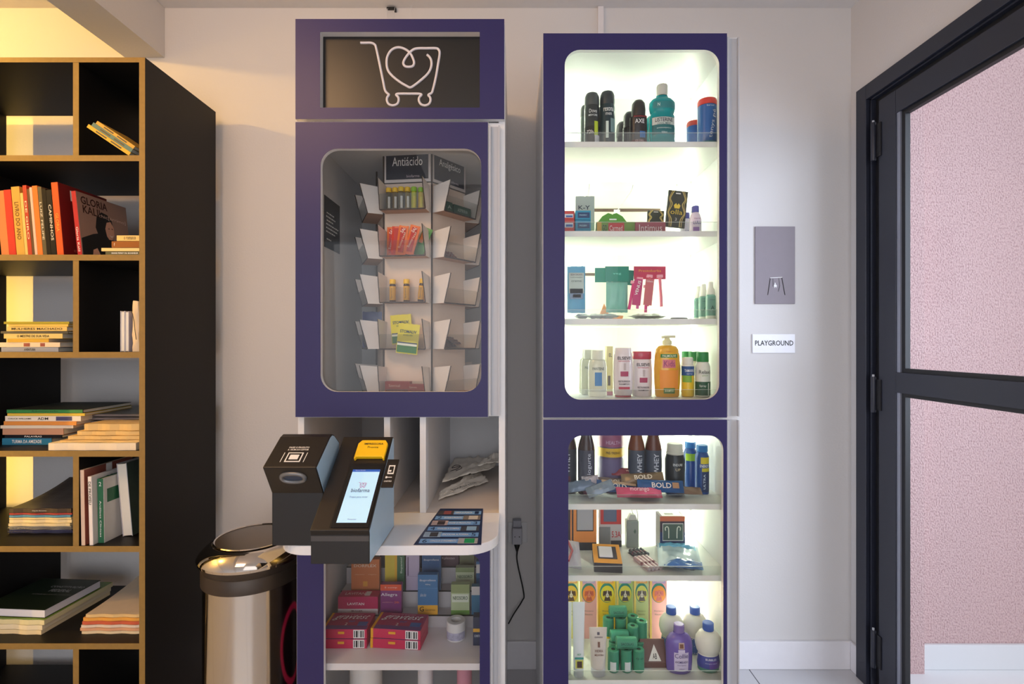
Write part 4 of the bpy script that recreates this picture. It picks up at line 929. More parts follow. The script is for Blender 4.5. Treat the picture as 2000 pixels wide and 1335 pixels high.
for i, (a, b, Y_, rz, nm) in enumerate(((628, 716, 1.585, 0, 'left'), (722, 822, 1.583, -5, 'right'))):
    for k in range(2):
        xa, xb = PX(a, Y_), PX(b, Y_)
        carton('pregnancy_test_box', ('lower' if k == 0 else 'upper')+' pink pregnancy test box of the %s stack' % nm, xa, xb, Y_+(0.002 if k else 0), MZ+k*0.0300, 0.029, 0.095, PK, rz=rz-(0.6*k), group='pink pregnancy test boxes',
               panels=((0, 0.05, 0, 1, (238, 170, 20)), (0.70, 0.95, 0.05, 0.95, (238, 238, 238)), (0.72, 0.74, 0.15, 0.85, (30, 30, 40)), (0.76, 0.80, 0.15, 0.85, (30, 30, 40)), (0.82, 0.83, 0.15, 0.85, (30, 30, 40)), (0.86, 0.89, 0.15, 0.85, (30, 30, 40)), (0.91, 0.93, 0.15, 0.85, (30, 30, 40)), (0.36, 0.50, 0.5, 0.75, (240, 170, 40))),
               tops=((0.05, 1, 0, 1, (168, 34, 84)), (0, 0.05, 0, 1, (238, 170, 20)), (0.06, 0.99, 0.0, 0.22, (110, 60, 120)), ('gravtest', 0.52, 0.66, 0.76, 0.34, (250, 244, 246), 0.15), ('EASY', 0.58, 0.44, 0.14, 0.10, (70, 110, 190), 0), (0.74, 0.95, 0.22, 0.44, (60, 90, 160)), ('exame de gravidez', 0.5, 0.88, 0.5, 0.05, (246, 200, 216), 0), ('2', 0.48, 0.28, 0.05, 0.14, (250, 240, 240), 0)))
s1 = PZ(1202, 1.704)+0.0003; s2 = PZ(1155, 1.76)+0.0003; s3 = PZ(1108, 1.82)+0.0003
def top_h(py, Y_, z): return PZ(py, Y_)-z
def lit(name, label, a, b, pt_, Y_, z, d, c, **k): return carton(name, label, PX(a, Y_), PX(b, Y_), Y_, z, top_h(pt_, Y_, z), d, c, **k)
lit('vitamin_box', 'wide pink and white vitamin carton on the first step at left', 660, 738, 1165, 1.708, s1, 0.045, (190, 24, 90), panels=((0, 1, 0, 0.34, (226, 214, 218)),), texts=(('LAVITAN', 0.45, 0.62, 0.42, 0.14, (250, 240, 244)), ('MULHER', 0.48, 0.24, 0.28, 0.08, (120, 60, 90))), tops=(('LAVITAN', 0.4, 0.4, 0.5, 0.35, (240, 200, 216), 0), (0.65, 0.78, 0.2, 0.8, (230, 220, 224))))
lit('allergy_box', 'purple carton with an orange top band on the first step', 743, 784, 1141, 1.709, s1, 0.022, (132, 50, 120), panels=((0, 1, 0.80, 1, (226, 86, 50)),), texts=(('Allegra', 0.42, 0.66, 0.78, 0.13, (244, 236, 244)), ('pediátrico', 0.36, 0.42, 0.5, 0.05, (220, 150, 160)), ('24h', 0.78, 0.42, 0.22, 0.07, (240, 120, 70)), ('2 comp', 0.5, 0.90, 0.6, 0.06, (250, 220, 210))))
lit('painkiller_box', 'tall blue carton with a yellow G band at its foot on the first step', 816, 855, 1122, 1.709, s1, 0.022, (60, 118, 172), panels=((0, 1, 0, 0.24, (236, 176, 50)), (0.0, 1, 0.66, 0.67, (90, 150, 200))), texts=(('ibuprofeno', 0.5, 0.86, 0.8, 0.07, (236, 240, 246)), ('G', 0.2, 0.15, 0.22, 0.12, (60, 40, 20)), ('Genérico', 0.62, 0.13, 0.5, 0.05, (120, 80, 30)), ('400mg', 0.5, 0.76, 0.25, 0.04, (230, 236, 240)), ('alívio dor', 0.28, 0.5, 0.3, 0.08, (220, 230, 240))))
lit('nasal_spray_box', 'pale green carton on the first step near the right door edge', 881, 917, 1141, 1.709, s1, 0.022, (190, 204, 160), panels=((0, 1, 0.72, 1, (150, 164, 112)), (0.05, 0.95, 0.42, 0.68, (226, 232, 214)), (0, 1, 0, 0.15, (120, 170, 80))), texts=(('NEOSORO', 0.5, 0.56, 0.8, 0.12, (60, 90, 60)),))
lit('blue_carton', 'blue and white carton partly hidden by the right door edge on the first step', 921, 946, 1145, 1.709, s1, 0.022, (56, 120, 160), panels=((0, 1, 0.7, 1, (220, 214, 214)),))
lit('muscle_relaxant_box', 'orange brown carton behind the vitamin carton', 686, 741, 1092, 1.766, s2, 0.022, (206, 120, 66), texts=(('DORFLEX', 0.5, 0.80, 0.8, 0.09, (240, 214, 190)), ('comprimidos', 0.3, 0.52, 0.35, 0.05, (236, 190, 150)), ('analgésico', 0.75, 0.52, 0.3, 0.05, (236, 190, 150))), panels=((0.42, 0.58, 0.14, 0.30, (226, 160, 60)),))
lit('herbal_box', 'yellow green carton with vertical bands on the second step', 752, 790, 1082, 1.766, s2, 0.022, (64, 108, 76), panels=((0, 0.62, 0, 1, (214, 190, 60)), (0.5, 0.62, 0, 1, (230, 176, 50))), texts=(('Bepantol', 0.85, 0.7, 0.8, 0.07, (210, 230, 210), 90),))
lit('lavender_box', 'lavender speckled carton on the second step', 793, 819, 1080, 1.766, s2, 0.022, (190, 176, 204), panels=((0.1, 0.2, 0.4, 0.9, (120, 100, 130)), (0.0, 1, 0.38, 0.385, (150, 140, 170))))
lit('painkiller_box', 'blue carton standing behind the tall blue one on the second step', 824, 861, 1078, 1.766, s2, 0.022, (52, 92, 140), texts=(('ibuprofeno', 0.5, 0.80, 0.8, 0.06, (220, 226, 236)), ('100ml', 0.5, 0.45, 0.4, 0.05, (120, 170, 90))))
lit('nasal_spray_box', 'grey green carton on the second step above the pale green one', 890, 926, 1108, 1.766, s2, 0.022, (184, 192, 160), panels=((0, 1, 0.80, 1, (130, 146, 100)),), texts=(('NEOSORO', 0.5, 0.62, 0.8, 0.12, (60, 90, 70)),))
lit('blue_carton', 'blue and white carton beside the door edge on the second step', 930, 946, 1096, 1.766, s2, 0.022, (50, 100, 150), panels=((0, 1, 0.6, 0.9, (220, 214, 214)),))
lit('brown_carton', 'dark brown carton on the top step', 858, 896, 1076, 1.826, s3, 0.03, (84, 56, 66), texts=(('Xplosao', 0.45, 0.55, 0.7, 0.2, (220, 200, 206)),))
lit('olive_carton', 'olive green carton on the top step near the right edge', 898, 926, 1074, 1.826, s3, 0.03, (130, 130, 96))
lit('dark_carton', 'dark grey carton on the top step at left', 742, 752, 1076, 1.826, s3, 0.03, (80, 74, 84))
lit('dark_carton', 'dark blue carton narrow on the top step between lavender and blue', 806, 826, 1078, 1.826, s3, 0.03, (56, 60, 84))
lit('syrup_box', 'dark blue carton with a yellow band cut off by the right door edge', 924, 948, 1205, 1.60, MZ, 0.03, (40, 52, 84), panels=((0, 1, 0.48, 0.6, (236, 180, 60)),), texts=(('CORISTINA', 0.4, 0.35, 0.6, 0.08, (220, 226, 240)),))
e = thing('adhesive_tape_roll', 'white adhesive tape roll standing on the medicine shelf', 'tape roll', (PX(889, 1.62), 1.645, MZ))
part('tape', MB().lathe([(0.029, 0.0005), (0.031, 0.002), (0.031, 0.056), (0.029, 0.058), (0.016, 0.058), (0.015, 0.056), (0.015, 0.002), (0.016, 0.0005)], 36, close=True), mat((226, 222, 222), 0.7), e, smooth=True)
part('wrap_print', MB().arc([(0.0313, 0.006), (0.0313, 0.030)], -70, 70, 18), mat((180, 176, 200), 0.6, var=0.4, vscale=120), e, smooth=True)
LZ0 = 0.0685
for (px, Yc, rr, hh, c, nm, lb, cat) in ((715, 1.68, 0.052, 0.28, (236, 230, 228), 'cream_jar', 'large white round jar just below the medicine shelf at left', 'jar'),
                                    (831, 1.62, 0.024, 0.27, (222, 216, 222), 'tape_roll_stack', 'white round container top below the tape roll shelf', 'container'),
                                    (907, 1.62, 0.024, 0.27, (206, 140, 160), 'pink_container', 'pink round container top at the bottom right of the left door', 'container')):
    e = thing(nm, lb, cat, (PX(px, Yc), Yc, LZ0))
    part('body', MB().lathe([(rr*0.96, 0), (rr, 0.004), (rr, hh-0.03)], 30), mat(c, 0.5), e, smooth=True)
    part('lid', MB().lathe([(rr*1.03, hh-0.0295), (rr*1.03, hh-0.004), (rr*0.98, hh)], 30), mat(c, 0.4), e, smooth=True)
# ------------------------------------------------------------------ socket with plug between the cabinets
e = thing('wall_socket', 'white wall socket plate in the gap between the cabinets', 'socket', (PX(1011, 2.09), 2.094, PZ(1040, 2.09)))
part('plate', MB().box(-0.040, 0.040, 0, 0.0055, -0.042, 0.042), WHITE2, e, 0.002)
e = thing('plug_adapter', 'grey plug adapter pushed into the wall socket with a black plug', 'plug', (PX(1010, 2.06), 2.0935, PZ(1040, 2.06)))
part('adapter_body', MB().box(-0.020, 0.020, -0.045, -0.0002, -0.045, 0.020), mat((176, 176, 184), 0.5), e, 0.004)
part('adapter_top', MB().box(-0.017, 0.017, -0.030, -0.0002, 0.0205, 0.048), mat((160, 162, 172), 0.5), e, 0.003)
part('contact_holes', MB().lathe([(0.002, 0), (0.002, 0.001)], 10).xf(Matrix.Translation((-0.009, -0.0448, -0.012)) @ Matrix.Rotation(R(90), 4, 'X')).lathe([(0.0001, 0), (0.0001, 0.0001)], 6).box(0.007, 0.011, -0.0458, -0.045, -0.014, -0.010), BLACK, e)
part('plug', MB().lathe([(0.013, 0), (0.012, -0.010), (0.006, -0.028), (0.004, -0.035)][::-1], 16).xf(Matrix.Translation((0, -0.022, -0.0455))), BLACK, e, smooth=True)
e = thing('power_cord', 'black power cord hanging from the plug between the two cabinets', 'cord', (PX(1010, 2.06), 2.07, 0.40))
X0 = PX(1010, 2.06)
part('cable', MB().tube(smooth_path([(0, 0.0, PZ(1040, 2.06)-0.082-0.40), (0.001, 0, PZ(1100, 2.06)-0.40), (PX(1023, 2.06)-X0, 0, PZ(1160, 2.06)-0.40), (PX(1020, 2.06)-X0, 0, PZ(1175, 2.06)-0.40), (PX(1004, 2.06)-X0, 0, PZ(1200, 2.06)-0.40), (PX(993, 2.06)-X0, 0.0, PZ(1220, 2.06)-0.40)], 5), 0.0028, 8), BLACK, e, smooth=True)

# ================================================================== right cabinet
YR = 1.575
def rx(p): return PX(p, YR)
def rz_(p): return PZ(p, YR)
RX0, RX1, RD = rx(1061), rx(1445), rx(1420)
YK = YR+0.018; RB = 1.955
RT = rz_(65)
rc = thing('display_cabinet', 'tall purple-framed lit display cabinet with toiletries and snacks beside the door', 'cabinet', (0, 0, 0))
part('side_panel', MB().box(RX0, RX0+PT, YK, 2.085, 0.001, RT-0.003), WHITE, rc)
part('side_panel', MB().box(RX1-PT, RX1, YK, 2.085, 0.001, RT-0.003), WHITE, rc)
part('top_panel', MB().box(RX0+PT, RX1-PT, YK, RB, RT-0.021, RT-0.003), WHITE, rc)
part('back_panel', MB().box(RX0+PT, RX1-PT, RB, RB+0.012, 0.05, RT-0.003), mat((240, 240, 232), 0.5), rc)
JZ = rz_(816.5)
part('middle_panel', MB().box(RX0+PT, RX1-PT, YK, RB, JZ-0.009, 1.1705), WHITE, rc)
part('bottom_panel', MB().box(RX0+PT, RX1-PT, YK, RB, 0.05, 0.068), WHITE, rc)
part('toe_panel', MB().box(RX0+PT, RX1-PT, YK, YK+0.018, 0.001, 0.05), WHITE, rc)
du = door(rc, RX0, RD, rz_(815), rz_(65), rx(1103), rx(1405), rz_(780), rz_(97), 0.048, YR)
dl = door(rc, RX0, RD, 0.05, rz_(819), rx(1110), rx(1413), 0.16, rz_(850), 0.045, YR)
rail(du, RD+0.002, RX1, rz_(813), rz_(67)-0.006, YR)
rail(dl, RD+0.002, RX1, 0.052, rz_(821), YR)
YSH = 1.606; SS = F/1.60
SZ = [PZ(275, 1.60), PZ(450, 1.60), PZ(622, 1.60), 1.1705, PZ(985, 1.60), PZ(1125, 1.60), PZ(1330, 1.60)]
SHM = mat((226, 228, 226), 0.45)
for i, z in enumerate(SZ):
    if i != 3: part('shelf', MB().box(RX0+PT, RX1-PT, YSH, RB, z-0.018, z), SHM, rc, 0.0005)
    g_ = part('shelf_guard', MB().box(RX0+PT+0.002, RX1-PT-0.002, YSH+0.001, YSH+0.003, z+0.0003, z+0.028), ACRYL, rc, label='clear acrylic shelf guard') if i != 4 else part('shelf_guard', MB().box(RX0+PT+0.002, RX1-PT-0.002, YSH+0.001, YSH+0.003, z+0.0003, z+0.030), ACRYL, rc, label='clear acrylic shelf guard')
    part('guard_edge', MB().box(RX0+PT+0.002, RX1-PT-0.002, YSH+0.001, YSH+0.003, z+0.0283, z+0.0290), mat((206, 214, 210), 0.3), g_)
for i in (1, 2):
    part('hook_rail', MB().box(RX0+PT, 0.60, RB-0.003, RB-0.0005, SZ[i]+0.0, SZ[i]+0.165), mat((232, 230, 214), 0.5), rc)
    part('rail_slot', MB().box(PX(1160, 1.95) if i == 1 else PX(1130, 1.95), PX(1290, 1.95) if i == 1 else PX(1240, 1.95), RB-0.004, RB-0.003, (PZ(413, 1.95), PZ(538, 1.95))[i-1], (PZ(407, 1.95), PZ(533, 1.95))[i-1]), mat((96, 74, 60), 0.5), rc)
LEDC = (0.93, 1.0, 0.78)
for x_, tgt in ((RX1-PT-0.004, -1), (RX0+PT+0.004, 1)):
    for z0, z1 in ((1.19, RT-0.03), (0.09, JZ-0.02)):
        part('led_strip', MB().box(x_-0.0035, x_+0.003, 1.915, 1.925, z0, z1), mat((240, 255, 214), 0.5, emit=2.5), rc, label='lit led strip')
        lamp('led_strip_light', 'AREA', (x_+tgt*0.004, 1.92, (z0+z1)/2), (x_+tgt*0.30, 1.94, (z0+z1)/2), (5.2 if tgt < 0 else 4.4)*(z1-z0)*(1.0 if z0 > 1 else 1.35), LEDC, 0.008, z1-z0)

# ------------------------------------------------------------------ product builders
def bottle(name, label, px, Y, z, body, c, cap=None, capc=(240, 240, 240), sx=1.0, sy=1.0, bands=(), texts=(), group=None, cat='bottle', rough=0.3, trans=0.0, metal=0.0, caprough=0.4, coat=0.0, rz=0, capname='cap', x=None):
    e = thing(name, label, cat, (PX(px, Y) if x is None else x, Y, z+0.0004), (0, 0, R(rz)), group)
    part('bottle', MB().lathe(body, 30, sx, sy), mat(c, rough, metal, trans, coat=coat), e, smooth=True)
    if cap: part(capname, MB().lathe(cap, 26, sx if sx == sy else 1, sy if sx == sy else 1), mat(capc, caprough), e, smooth=True)
    def rad(zz):
        for (r0, z0), (r1, z1) in zip(body, body[1:]):
            if z0 <= zz <= z1 and z1 > z0: return r0+(r1-r0)*(zz-z0)/(z1-z0)
        return body[-1][0]
    for i, b in enumerate(bands):
        z0, z1, bc = b[:3]; a0, a1 = (b[3], b[4]) if len(b) > 3 else (-89, 89)
        off = 0.0004+0.0002*i
        zs = [z0+(z1-z0)*k/8 for k in range(9)]
        part('label_band', MB().arc([(rad(q)+off, q) for q in zs], a0, a1, 16, sx, sy), mat(bc, 0.45), e, smooth=True)
    for s_, zz, w_, h_, tc, *ro in texts:
        rr = rad(zz)+0.0016; an = ro[1] if len(ro) > 1 else 0
        o = text(s_, e, an*rr*sx, 0, zz, w_, h_, mat(tc, 0.5), bend=rr*sx, yscale=sy/sx, rot=ro[0] if ro else 0)
    return e
def cyl(r, h, c=0.003): return [(r-c, 0), (r, c), (r, h-c), (r-c, h)]
Z1, Z2, Z3, Z4, Z5, Z6, Z7 = SZ
def DEO(h): return [(0.022, 0), (0.0250, 0.003), (0.0250, h*0.72), (0.0235, h*0.76)]
def DEOC(h): return [(0.0236, h*0.762), (0.0245, h*0.80), (0.0235, h*0.93), (0.019, h*0.985), (0.012, h)]
# row 1
bottle('deodorant_can', 'dark grey deodorant can with a yellow flash, second from left front of the top shelf', 1156, 1.675, Z1, DEO(0.185), (58, 64, 66), DEOC(0.185), (72, 78, 80), metal=0.3,
       bands=((0.0, 0.07, (30, 30, 34)), (0.035, 0.085, (190, 210, 50), 10, 42), (0.0, 0.04, (210, 212, 220), 12, 60)), texts=(('Dove', 0.118, 0.026, 0.012, (236, 240, 240)), ('MEN+CARE', 0.104, 0.030, 0.006, (230, 236, 236)), ('72h', 0.05, 0.022, 0.012, (240, 240, 240), 0, -0.4)))
bottle('deodorant_can', 'dark teal deodorant can with a white swoosh beside the yellow-flashed one', 1186, 1.675, Z1, DEO(0.190), (40, 62, 70), DEOC(0.190), (44, 54, 60), metal=0.3,
       bands=((0.03, 0.085, (214, 230, 224), -20, 0), (0.05, 0.095, (120, 150, 150), 15, 60)), texts=(('rexona', 0.123, 0.034, 0.012, (240, 244, 244)), ('men', 0.108, 0.02, 0.008, (230, 236, 236))))
for i, (px, Y_, lb) in enumerate(((1147, 1.74, 'green-grey deodorant can just behind the yellow-flashed one'), (1144, 1.80, 'third deodorant can deep behind the yellow-flashed one'), (1142, 1.86, 'rearmost deodorant can of the left file on the top shelf'), (1180, 1.75, 'dark teal deodorant can hidden behind the white-swooshed one'))):
    bottle('deodorant_can', lb, px, Y_, Z1, DEO(0.175), (92, 108, 100) if i < 3 else (40, 62, 70), DEOC(0.175), (84, 92, 88), metal=0.3)
AX = [(0.020, 0), (0.0225, 0.003), (0.0225, 0.105)]; AXC = [(0.0226, 0.1055), (0.0228, 0.13), (0.021, 0.150), (0.014, 0.160), (0.006, 0.163)]
bottle('shower_gel_bottle', 'black flat bottle with white lettering, red and blue print beside the turquoise mouthwash', 1247, 1.675, Z1, AX, (34, 30, 34), AXC, (44, 40, 44), sx=1.25, sy=0.8,
       bands=((0.0, 0.028, (80, 20, 30), -60, 60), (0.102, 0.108, (150, 40, 50), -40, 60), (0.034, 0.055, (40, 110, 180), 0, 40)), texts=(('AXE', 0.088, 0.032, 0.014, (240, 240, 240)), ('ICE CHILL', 0.024, 0.030, 0.007, (230, 200, 200)), ('3 EM 1', 0.014, 0.026, 0.007, (230, 200, 200))))
bottle('shower_gel_bottle', 'black bottle in the middle of the short black row on the top shelf', 1230, 1.76, Z1, AX, (34, 32, 36), [(r*0.98, z-0.0) for r, z in AXC], (40, 38, 42), sx=1.1, sy=0.8)
bottle('shower_gel_bottle', 'small black bottle left end of the short black row on the top shelf', 1216, 1.84, Z1, AX, (34, 32, 36), AXC, (40, 38, 42), sx=1.0, sy=0.8)
LIS = [(0.030, 0), (0.033, 0.004), (0.033, 0.028), (0.0315, 0.032), (0.0325, 0.040), (0.0325, 0.105), (0.029, 0.115), (0.031, 0.122), (0.0335, 0.135), (0.033, 0.152), (0.026, 0.164), (0.016, 0.170), (0.015, 0.176)]
LIC = [(0.0165, 0.1765), (0.018, 0.180), (0.0185, 0.208), (0.0165, 0.212)]
for i, (px, Y_, lb) in enumerate(((1293, 1.675, 'turquoise mouthwash bottle with white cap, front of the top shelf'), (1284, 1.80, 'second turquoise mouthwash bottle half hidden behind the front one'))):
    e = bottle('mouthwash_bottle', lb, px, Y_, Z1, LIS, (0, 160, 170), LIC, (206, 206, 200), sx=1.30, sy=0.8, rough=0.1, trans=0.25, coat=0.5,
       bands=((0.042, 0.100, (24, 110, 118), -60, 60), (0.074, 0.098, (216, 224, 220), -58, 58), (0.128, 0.150, (40, 130, 138), -50, 50)) if i == 0 else (), texts=(('LISTERINE', 0.089, 0.062, 0.013, (20, 30, 60)), ('COOL MINT', 0.077, 0.046, 0.006, (60, 110, 110)), ('antisséptico', 0.062, 0.05, 0.006, (220, 240, 240)), ('500ml', 0.048, 0.018, 0.006, (220, 240, 240)), ('N', 0.139, 0.008, 0.010, (230, 244, 244), 0, -0.4)) if i == 0 else ())
TEN = [(0.024, 0), (0.0265, 0.003), (0.0265, 0.125)]; TEC = [(0.0268, 0.1255), (0.027, 0.138), (0.025, 0.144), (0.022, 0.145)]
bottle('foot_powder_bottle', 'large blue powder bottle with red cap and upright white lettering at top right', 1381, 1.675, Z1, [(r*1.15, z*1.12) for r, z in TEN], (40, 100, 176), [(r*1.15, z*1.12+0.0004) for r, z in TEC], (220, 60, 54), bands=((0.0, 0.020, (60, 130, 150), -70, 60),),
       texts=(('tenys pé', 0.075, 0.095, 0.016, (236, 240, 246), 80, 0.25), ('baruel', 0.134, 0.024, 0.006, (220, 230, 240))))
bottle('foot_powder_bottle', 'blue powder bottle with red cap standing behind the front one', 1356, 1.80, Z1, [(r, z*1.0) for r, z in TEN], (40, 100, 176), TEC, (214, 70, 60))
bottle('foot_powder_bottle', 'blue powder bottle hidden against the right side of the top shelf', 1402, 1.80, Z1, TEN, (40, 100, 176), TEC, (214, 70, 60), x=0.655) if False else None

# row 2
def rcart(name, label, a, b, pt_, Y_, z, d, c, **k): return carton(name, label, PX(a, Y_), PX(b, Y_), Y_, z, PZ(pt_, Y_)-z, d, c, **k)
for k in range(2):
    h_ = 0.0265
    carton('toothpaste_box', ('lower', 'upper')[k]+' red and blue toothpaste box at the left edge of the second shelf', PX(1098, 1.66), PX(1122, 1.66), 1.66, Z2+0.024+k*(h_+0.0006), h_, 0.16, (206, 60, 54), panels=((0.2, 0.9, 0.15, 0.6, (230, 236, 244)), (0.3, 0.85, 0.2, 0.42, (40, 90, 170)))) if k == 1 else \
    carton('toothpaste_box', 'lower red and blue toothpaste box at the left edge of the second shelf', PX(1098, 1.66), PX(1122, 1.66), 1.66, Z2, h_+0.024, 0.16, (206, 60, 54), panels=((0.2, 0.9, 0.45, 0.75, (230, 236, 244)), (0.3, 0.85, 0.5, 0.65, (40, 90, 170))))
    carton('lubricant_box', ('lower', 'upper')[k]+' turquoise box with dark print in front of the grey pack', PX(1124, 1.655), PX(1154, 1.655), 1.655, Z2+(0 if k == 0 else 0.047), 0.046 if k == 0 else 0.030, 0.05, (16, 140, 180), panels=((0.15, 0.92, 0.42 if k == 0 else 0.2, 0.8, (24, 60, 110)), (0.15, 0.9, 0.1, 0.2, (24, 60, 110))) if k == 0 else ((0.15, 0.92, 0.2, 0.8, (24, 60, 110)),), texts=(('PRESERV', 0.5, 0.6 if k == 0 else 0.5, 0.5, 0.12, (180, 220, 236)),))
def hangpack(name, label, a, b, pt_, pb, Y_, c, t_=0.004, ro=0, hole=True, **k):
    w_ = PX(b, Y_)-PX(a, Y_); h_ = PZ(pt_, Y_)-PZ(pb, Y_)
    return packet(name, label, 'packet', ((PX(a, Y_)+PX(b, Y_))/2, Y_, PZ(pb, Y_)), (0, R(ro), 0), w_, h_, t_, c, **k)
e = hangpack('lubricant_pack', 'grey hanging pack behind the turquoise boxes', 1124, 1161, 383, 450, 1.75, (176, 186, 182), crinkle=0.02, texts=(('K-Y', -0.05, 0.66, 0.040, 0.014, (30, 40, 60), 0),))
def hook(label, px, py, px2, py2, Y_):
    e = thing('display_hook', label, 'hook', (PX(px, 1.95), RB-0.0045, PZ(py, 1.95)))
    a = Vector((PX(px, 1.95), RB-0.0045, PZ(py, 1.95))); b = Vector((PX(px2, Y_), Y_, PZ(py2, Y_)))
    part('wire', MB().tube([(0, 0, 0), (b-a)*0.85, (b-a)*0.97+Vector((0, 0, 0.004)), (b-a)+Vector((0, 0, 0.012))], 0.0016, 8), mat((220, 220, 222), 0.3, metal=0.3), e, smooth=True)
    part('hook_base', MB().box(-0.012, 0.012, 0, 0.0035, -0.010, 0.006), mat((236, 236, 236), 0.5), e)
hook('metal hook above the grey pack on the second shelf', 1146, 392, 1151, 366, 1.70)
hook('long pale hook rising right of the green dome pack', 1205, 412, 1236, 368, 1.68)
hook('metal hook holding the tall black and gold pack', 1318, 380, 1322, 366, 1.70)
# green dome pack
Y_ = 1.70; xa, xb = PX(1163, Y_), PX(1229, Y_); wv = (xb-xa)/2; hv = PZ(416, Y_)-Z2
e = thing('lip_balm_pack', 'green dome-shaped card pack with a red oval on the second shelf', 'packet', ((xa+xb)/2, Y_, Z2+0.0005))
o_ = [(wv, 0), (wv, hv*0.30), (wv*0.86, hv*0.62), (wv*0.6, hv*0.86), (wv*0.25, hv), (0.003, hv*0.96), (0, hv*0.93), (-0.003, hv*0.96), (-wv*0.25, hv), (-wv*0.6, hv*0.86), (-wv*0.86, hv*0.62), (-wv, hv*0.30), (-wv, 0)]
part('card', MB().prism(o_, 'y', 0, 0.003), mat((84, 160, 40), 0.4), e)
part('hang_hole', MB().box(-0.010, 0.014, -0.0006, 0, hv*0.70, hv*0.76), PRINTW, e)
part('card_stripe', MB().box(-wv+0.002, wv-0.002, -0.0005, 0, hv*0.42, hv*0.50), mat((60, 90, 40), 0.5), e)
text('CARMEL LIPS', e, -0.004, -0.001, hv*0.46, 0.06, 0.008, mat((30, 50, 30)))
e2 = rcart('green_carton', 'green and yellow carton in front of the green dome pack', 1166, 1240, 433, 1.66, Z2, 0.025, (110, 150, 50), panels=((0.0, 0.12, 0, 1, (206, 160, 60)), (0.3, 0.72, 0.15, 0.9, (196, 44, 50))), texts=(('Carmed', 0.50, 0.5, 0.34, 0.4, (246, 230, 230)), ('GO', 0.2, 0.5, 0.12, 0.5, (40, 60, 40))))
e = rcart('pad_pack', 'long mauve box with big pale letters in the middle of the second shelf', 1241, 1300, 433, 1.655, Z2, 0.03, (168, 84, 100), texts=(('Intimus', 0.5, 0.5, 0.76, 0.55, (240, 220, 226)),))
GOLD = (200, 180, 110)
def olla(label, a, b, pt_, pb, Y_, ro, tx=True):
    w_ = PX(b, Y_)-PX(a, Y_); h_ = PZ(pt_, Y_)-PZ(pb, Y_)
    e = thing('condom_pack', label, 'packet', ((PX(a, Y_)+PX(b, Y_))/2, Y_, PZ(pb, Y_)), (0, R(ro), 0), 'black and gold packs on the second shelf')
    part('card', MB().box(-w_/2, w_/2, 0, 0.008, 0, h_), mat((50, 54, 46), 0.4), e, 0.0005)
    for s_ in (-1, 1):
        for q in (0.0, 0.09):
            P_ = smooth_path([(s_*w_*(0.20+q), -0.0006, h_), (s_*w_*(0.38+q*0.6), -0.0006, h_*0.78), (s_*w_*(0.26+q), -0.0006, h_*0.62), (s_*w_*(0.40+q*0.5), -0.0006, h_*0.40), (s_*w_*(0.24+q), -0.0006, h_*0.22), (s_*w_*(0.22+q), -0.0006, h_*0.02)], 5)
            part('gold_wave', MB().tube(P_, 0.0011 if q else 0.0017, 5), mat(GOLD, 0.4), e, smooth=True)
    if tx:
        text('olla', e, 0, -0.0012, h_*0.42, w_*0.62, h_*0.13, mat((224, 196, 70)))
        part('crest', MB().prism([(-0.008, h_*0.52), (0.008, h_*0.52), (0.011, h_*0.60), (0.004, h_*0.66), (0, h_*0.60), (-0.004, h_*0.66), (-0.011, h_*0.60)], 'y', -0.001, 0), mat((224, 196, 70), 0.5), e)
        text('3', e, 0, -0.0012, h_*0.22, 0.006, 0.010, mat((200, 200, 200)))
    part('hang_hole', MB().box(-0.008, 0.008, -0.0006, 0, h_*0.91, h_*0.94), PRINTW, e)
olla('tall black and gold pack leaning right with gold lettering', 1299, 1337, 372, 444, 1.70, 6)
olla('second black and gold pack lower behind the long mauve box', 1264, 1296, 411, 447, 1.78, 2, False)
GL = [(0.017, 0), (0.019, 0.003), (0.019, 0.05), (0.014, 0.066), (0.0105, 0.072)]; GLC = [(0.0115, 0.0725), (0.012, 0.075), (0.0112, 0.092), (0.009, 0.094)]
bottle('baby_lotion_bottle', 'small white bottle with violet cap and print at the right of the second shelf', 1358, 1.665, Z2, GL, (228, 214, 236), GLC, (84, 84, 170), bands=((0.004, 0.022, (150, 110, 190), -40, 20),), texts=(('LULU', 0.036, 0.026, 0.010, (50, 50, 140)), ('muriel', 0.050, 0.020, 0.005, (150, 80, 140))))
bottle('baby_lotion_bottle', 'small white bottle with violet cap half hidden behind its twin', 1340, 1.75, Z2, GL, (228, 220, 240), GLC, (84, 84, 170), texts=(('LULU', 0.026, 0.02, 0.008, (50, 50, 140)),))

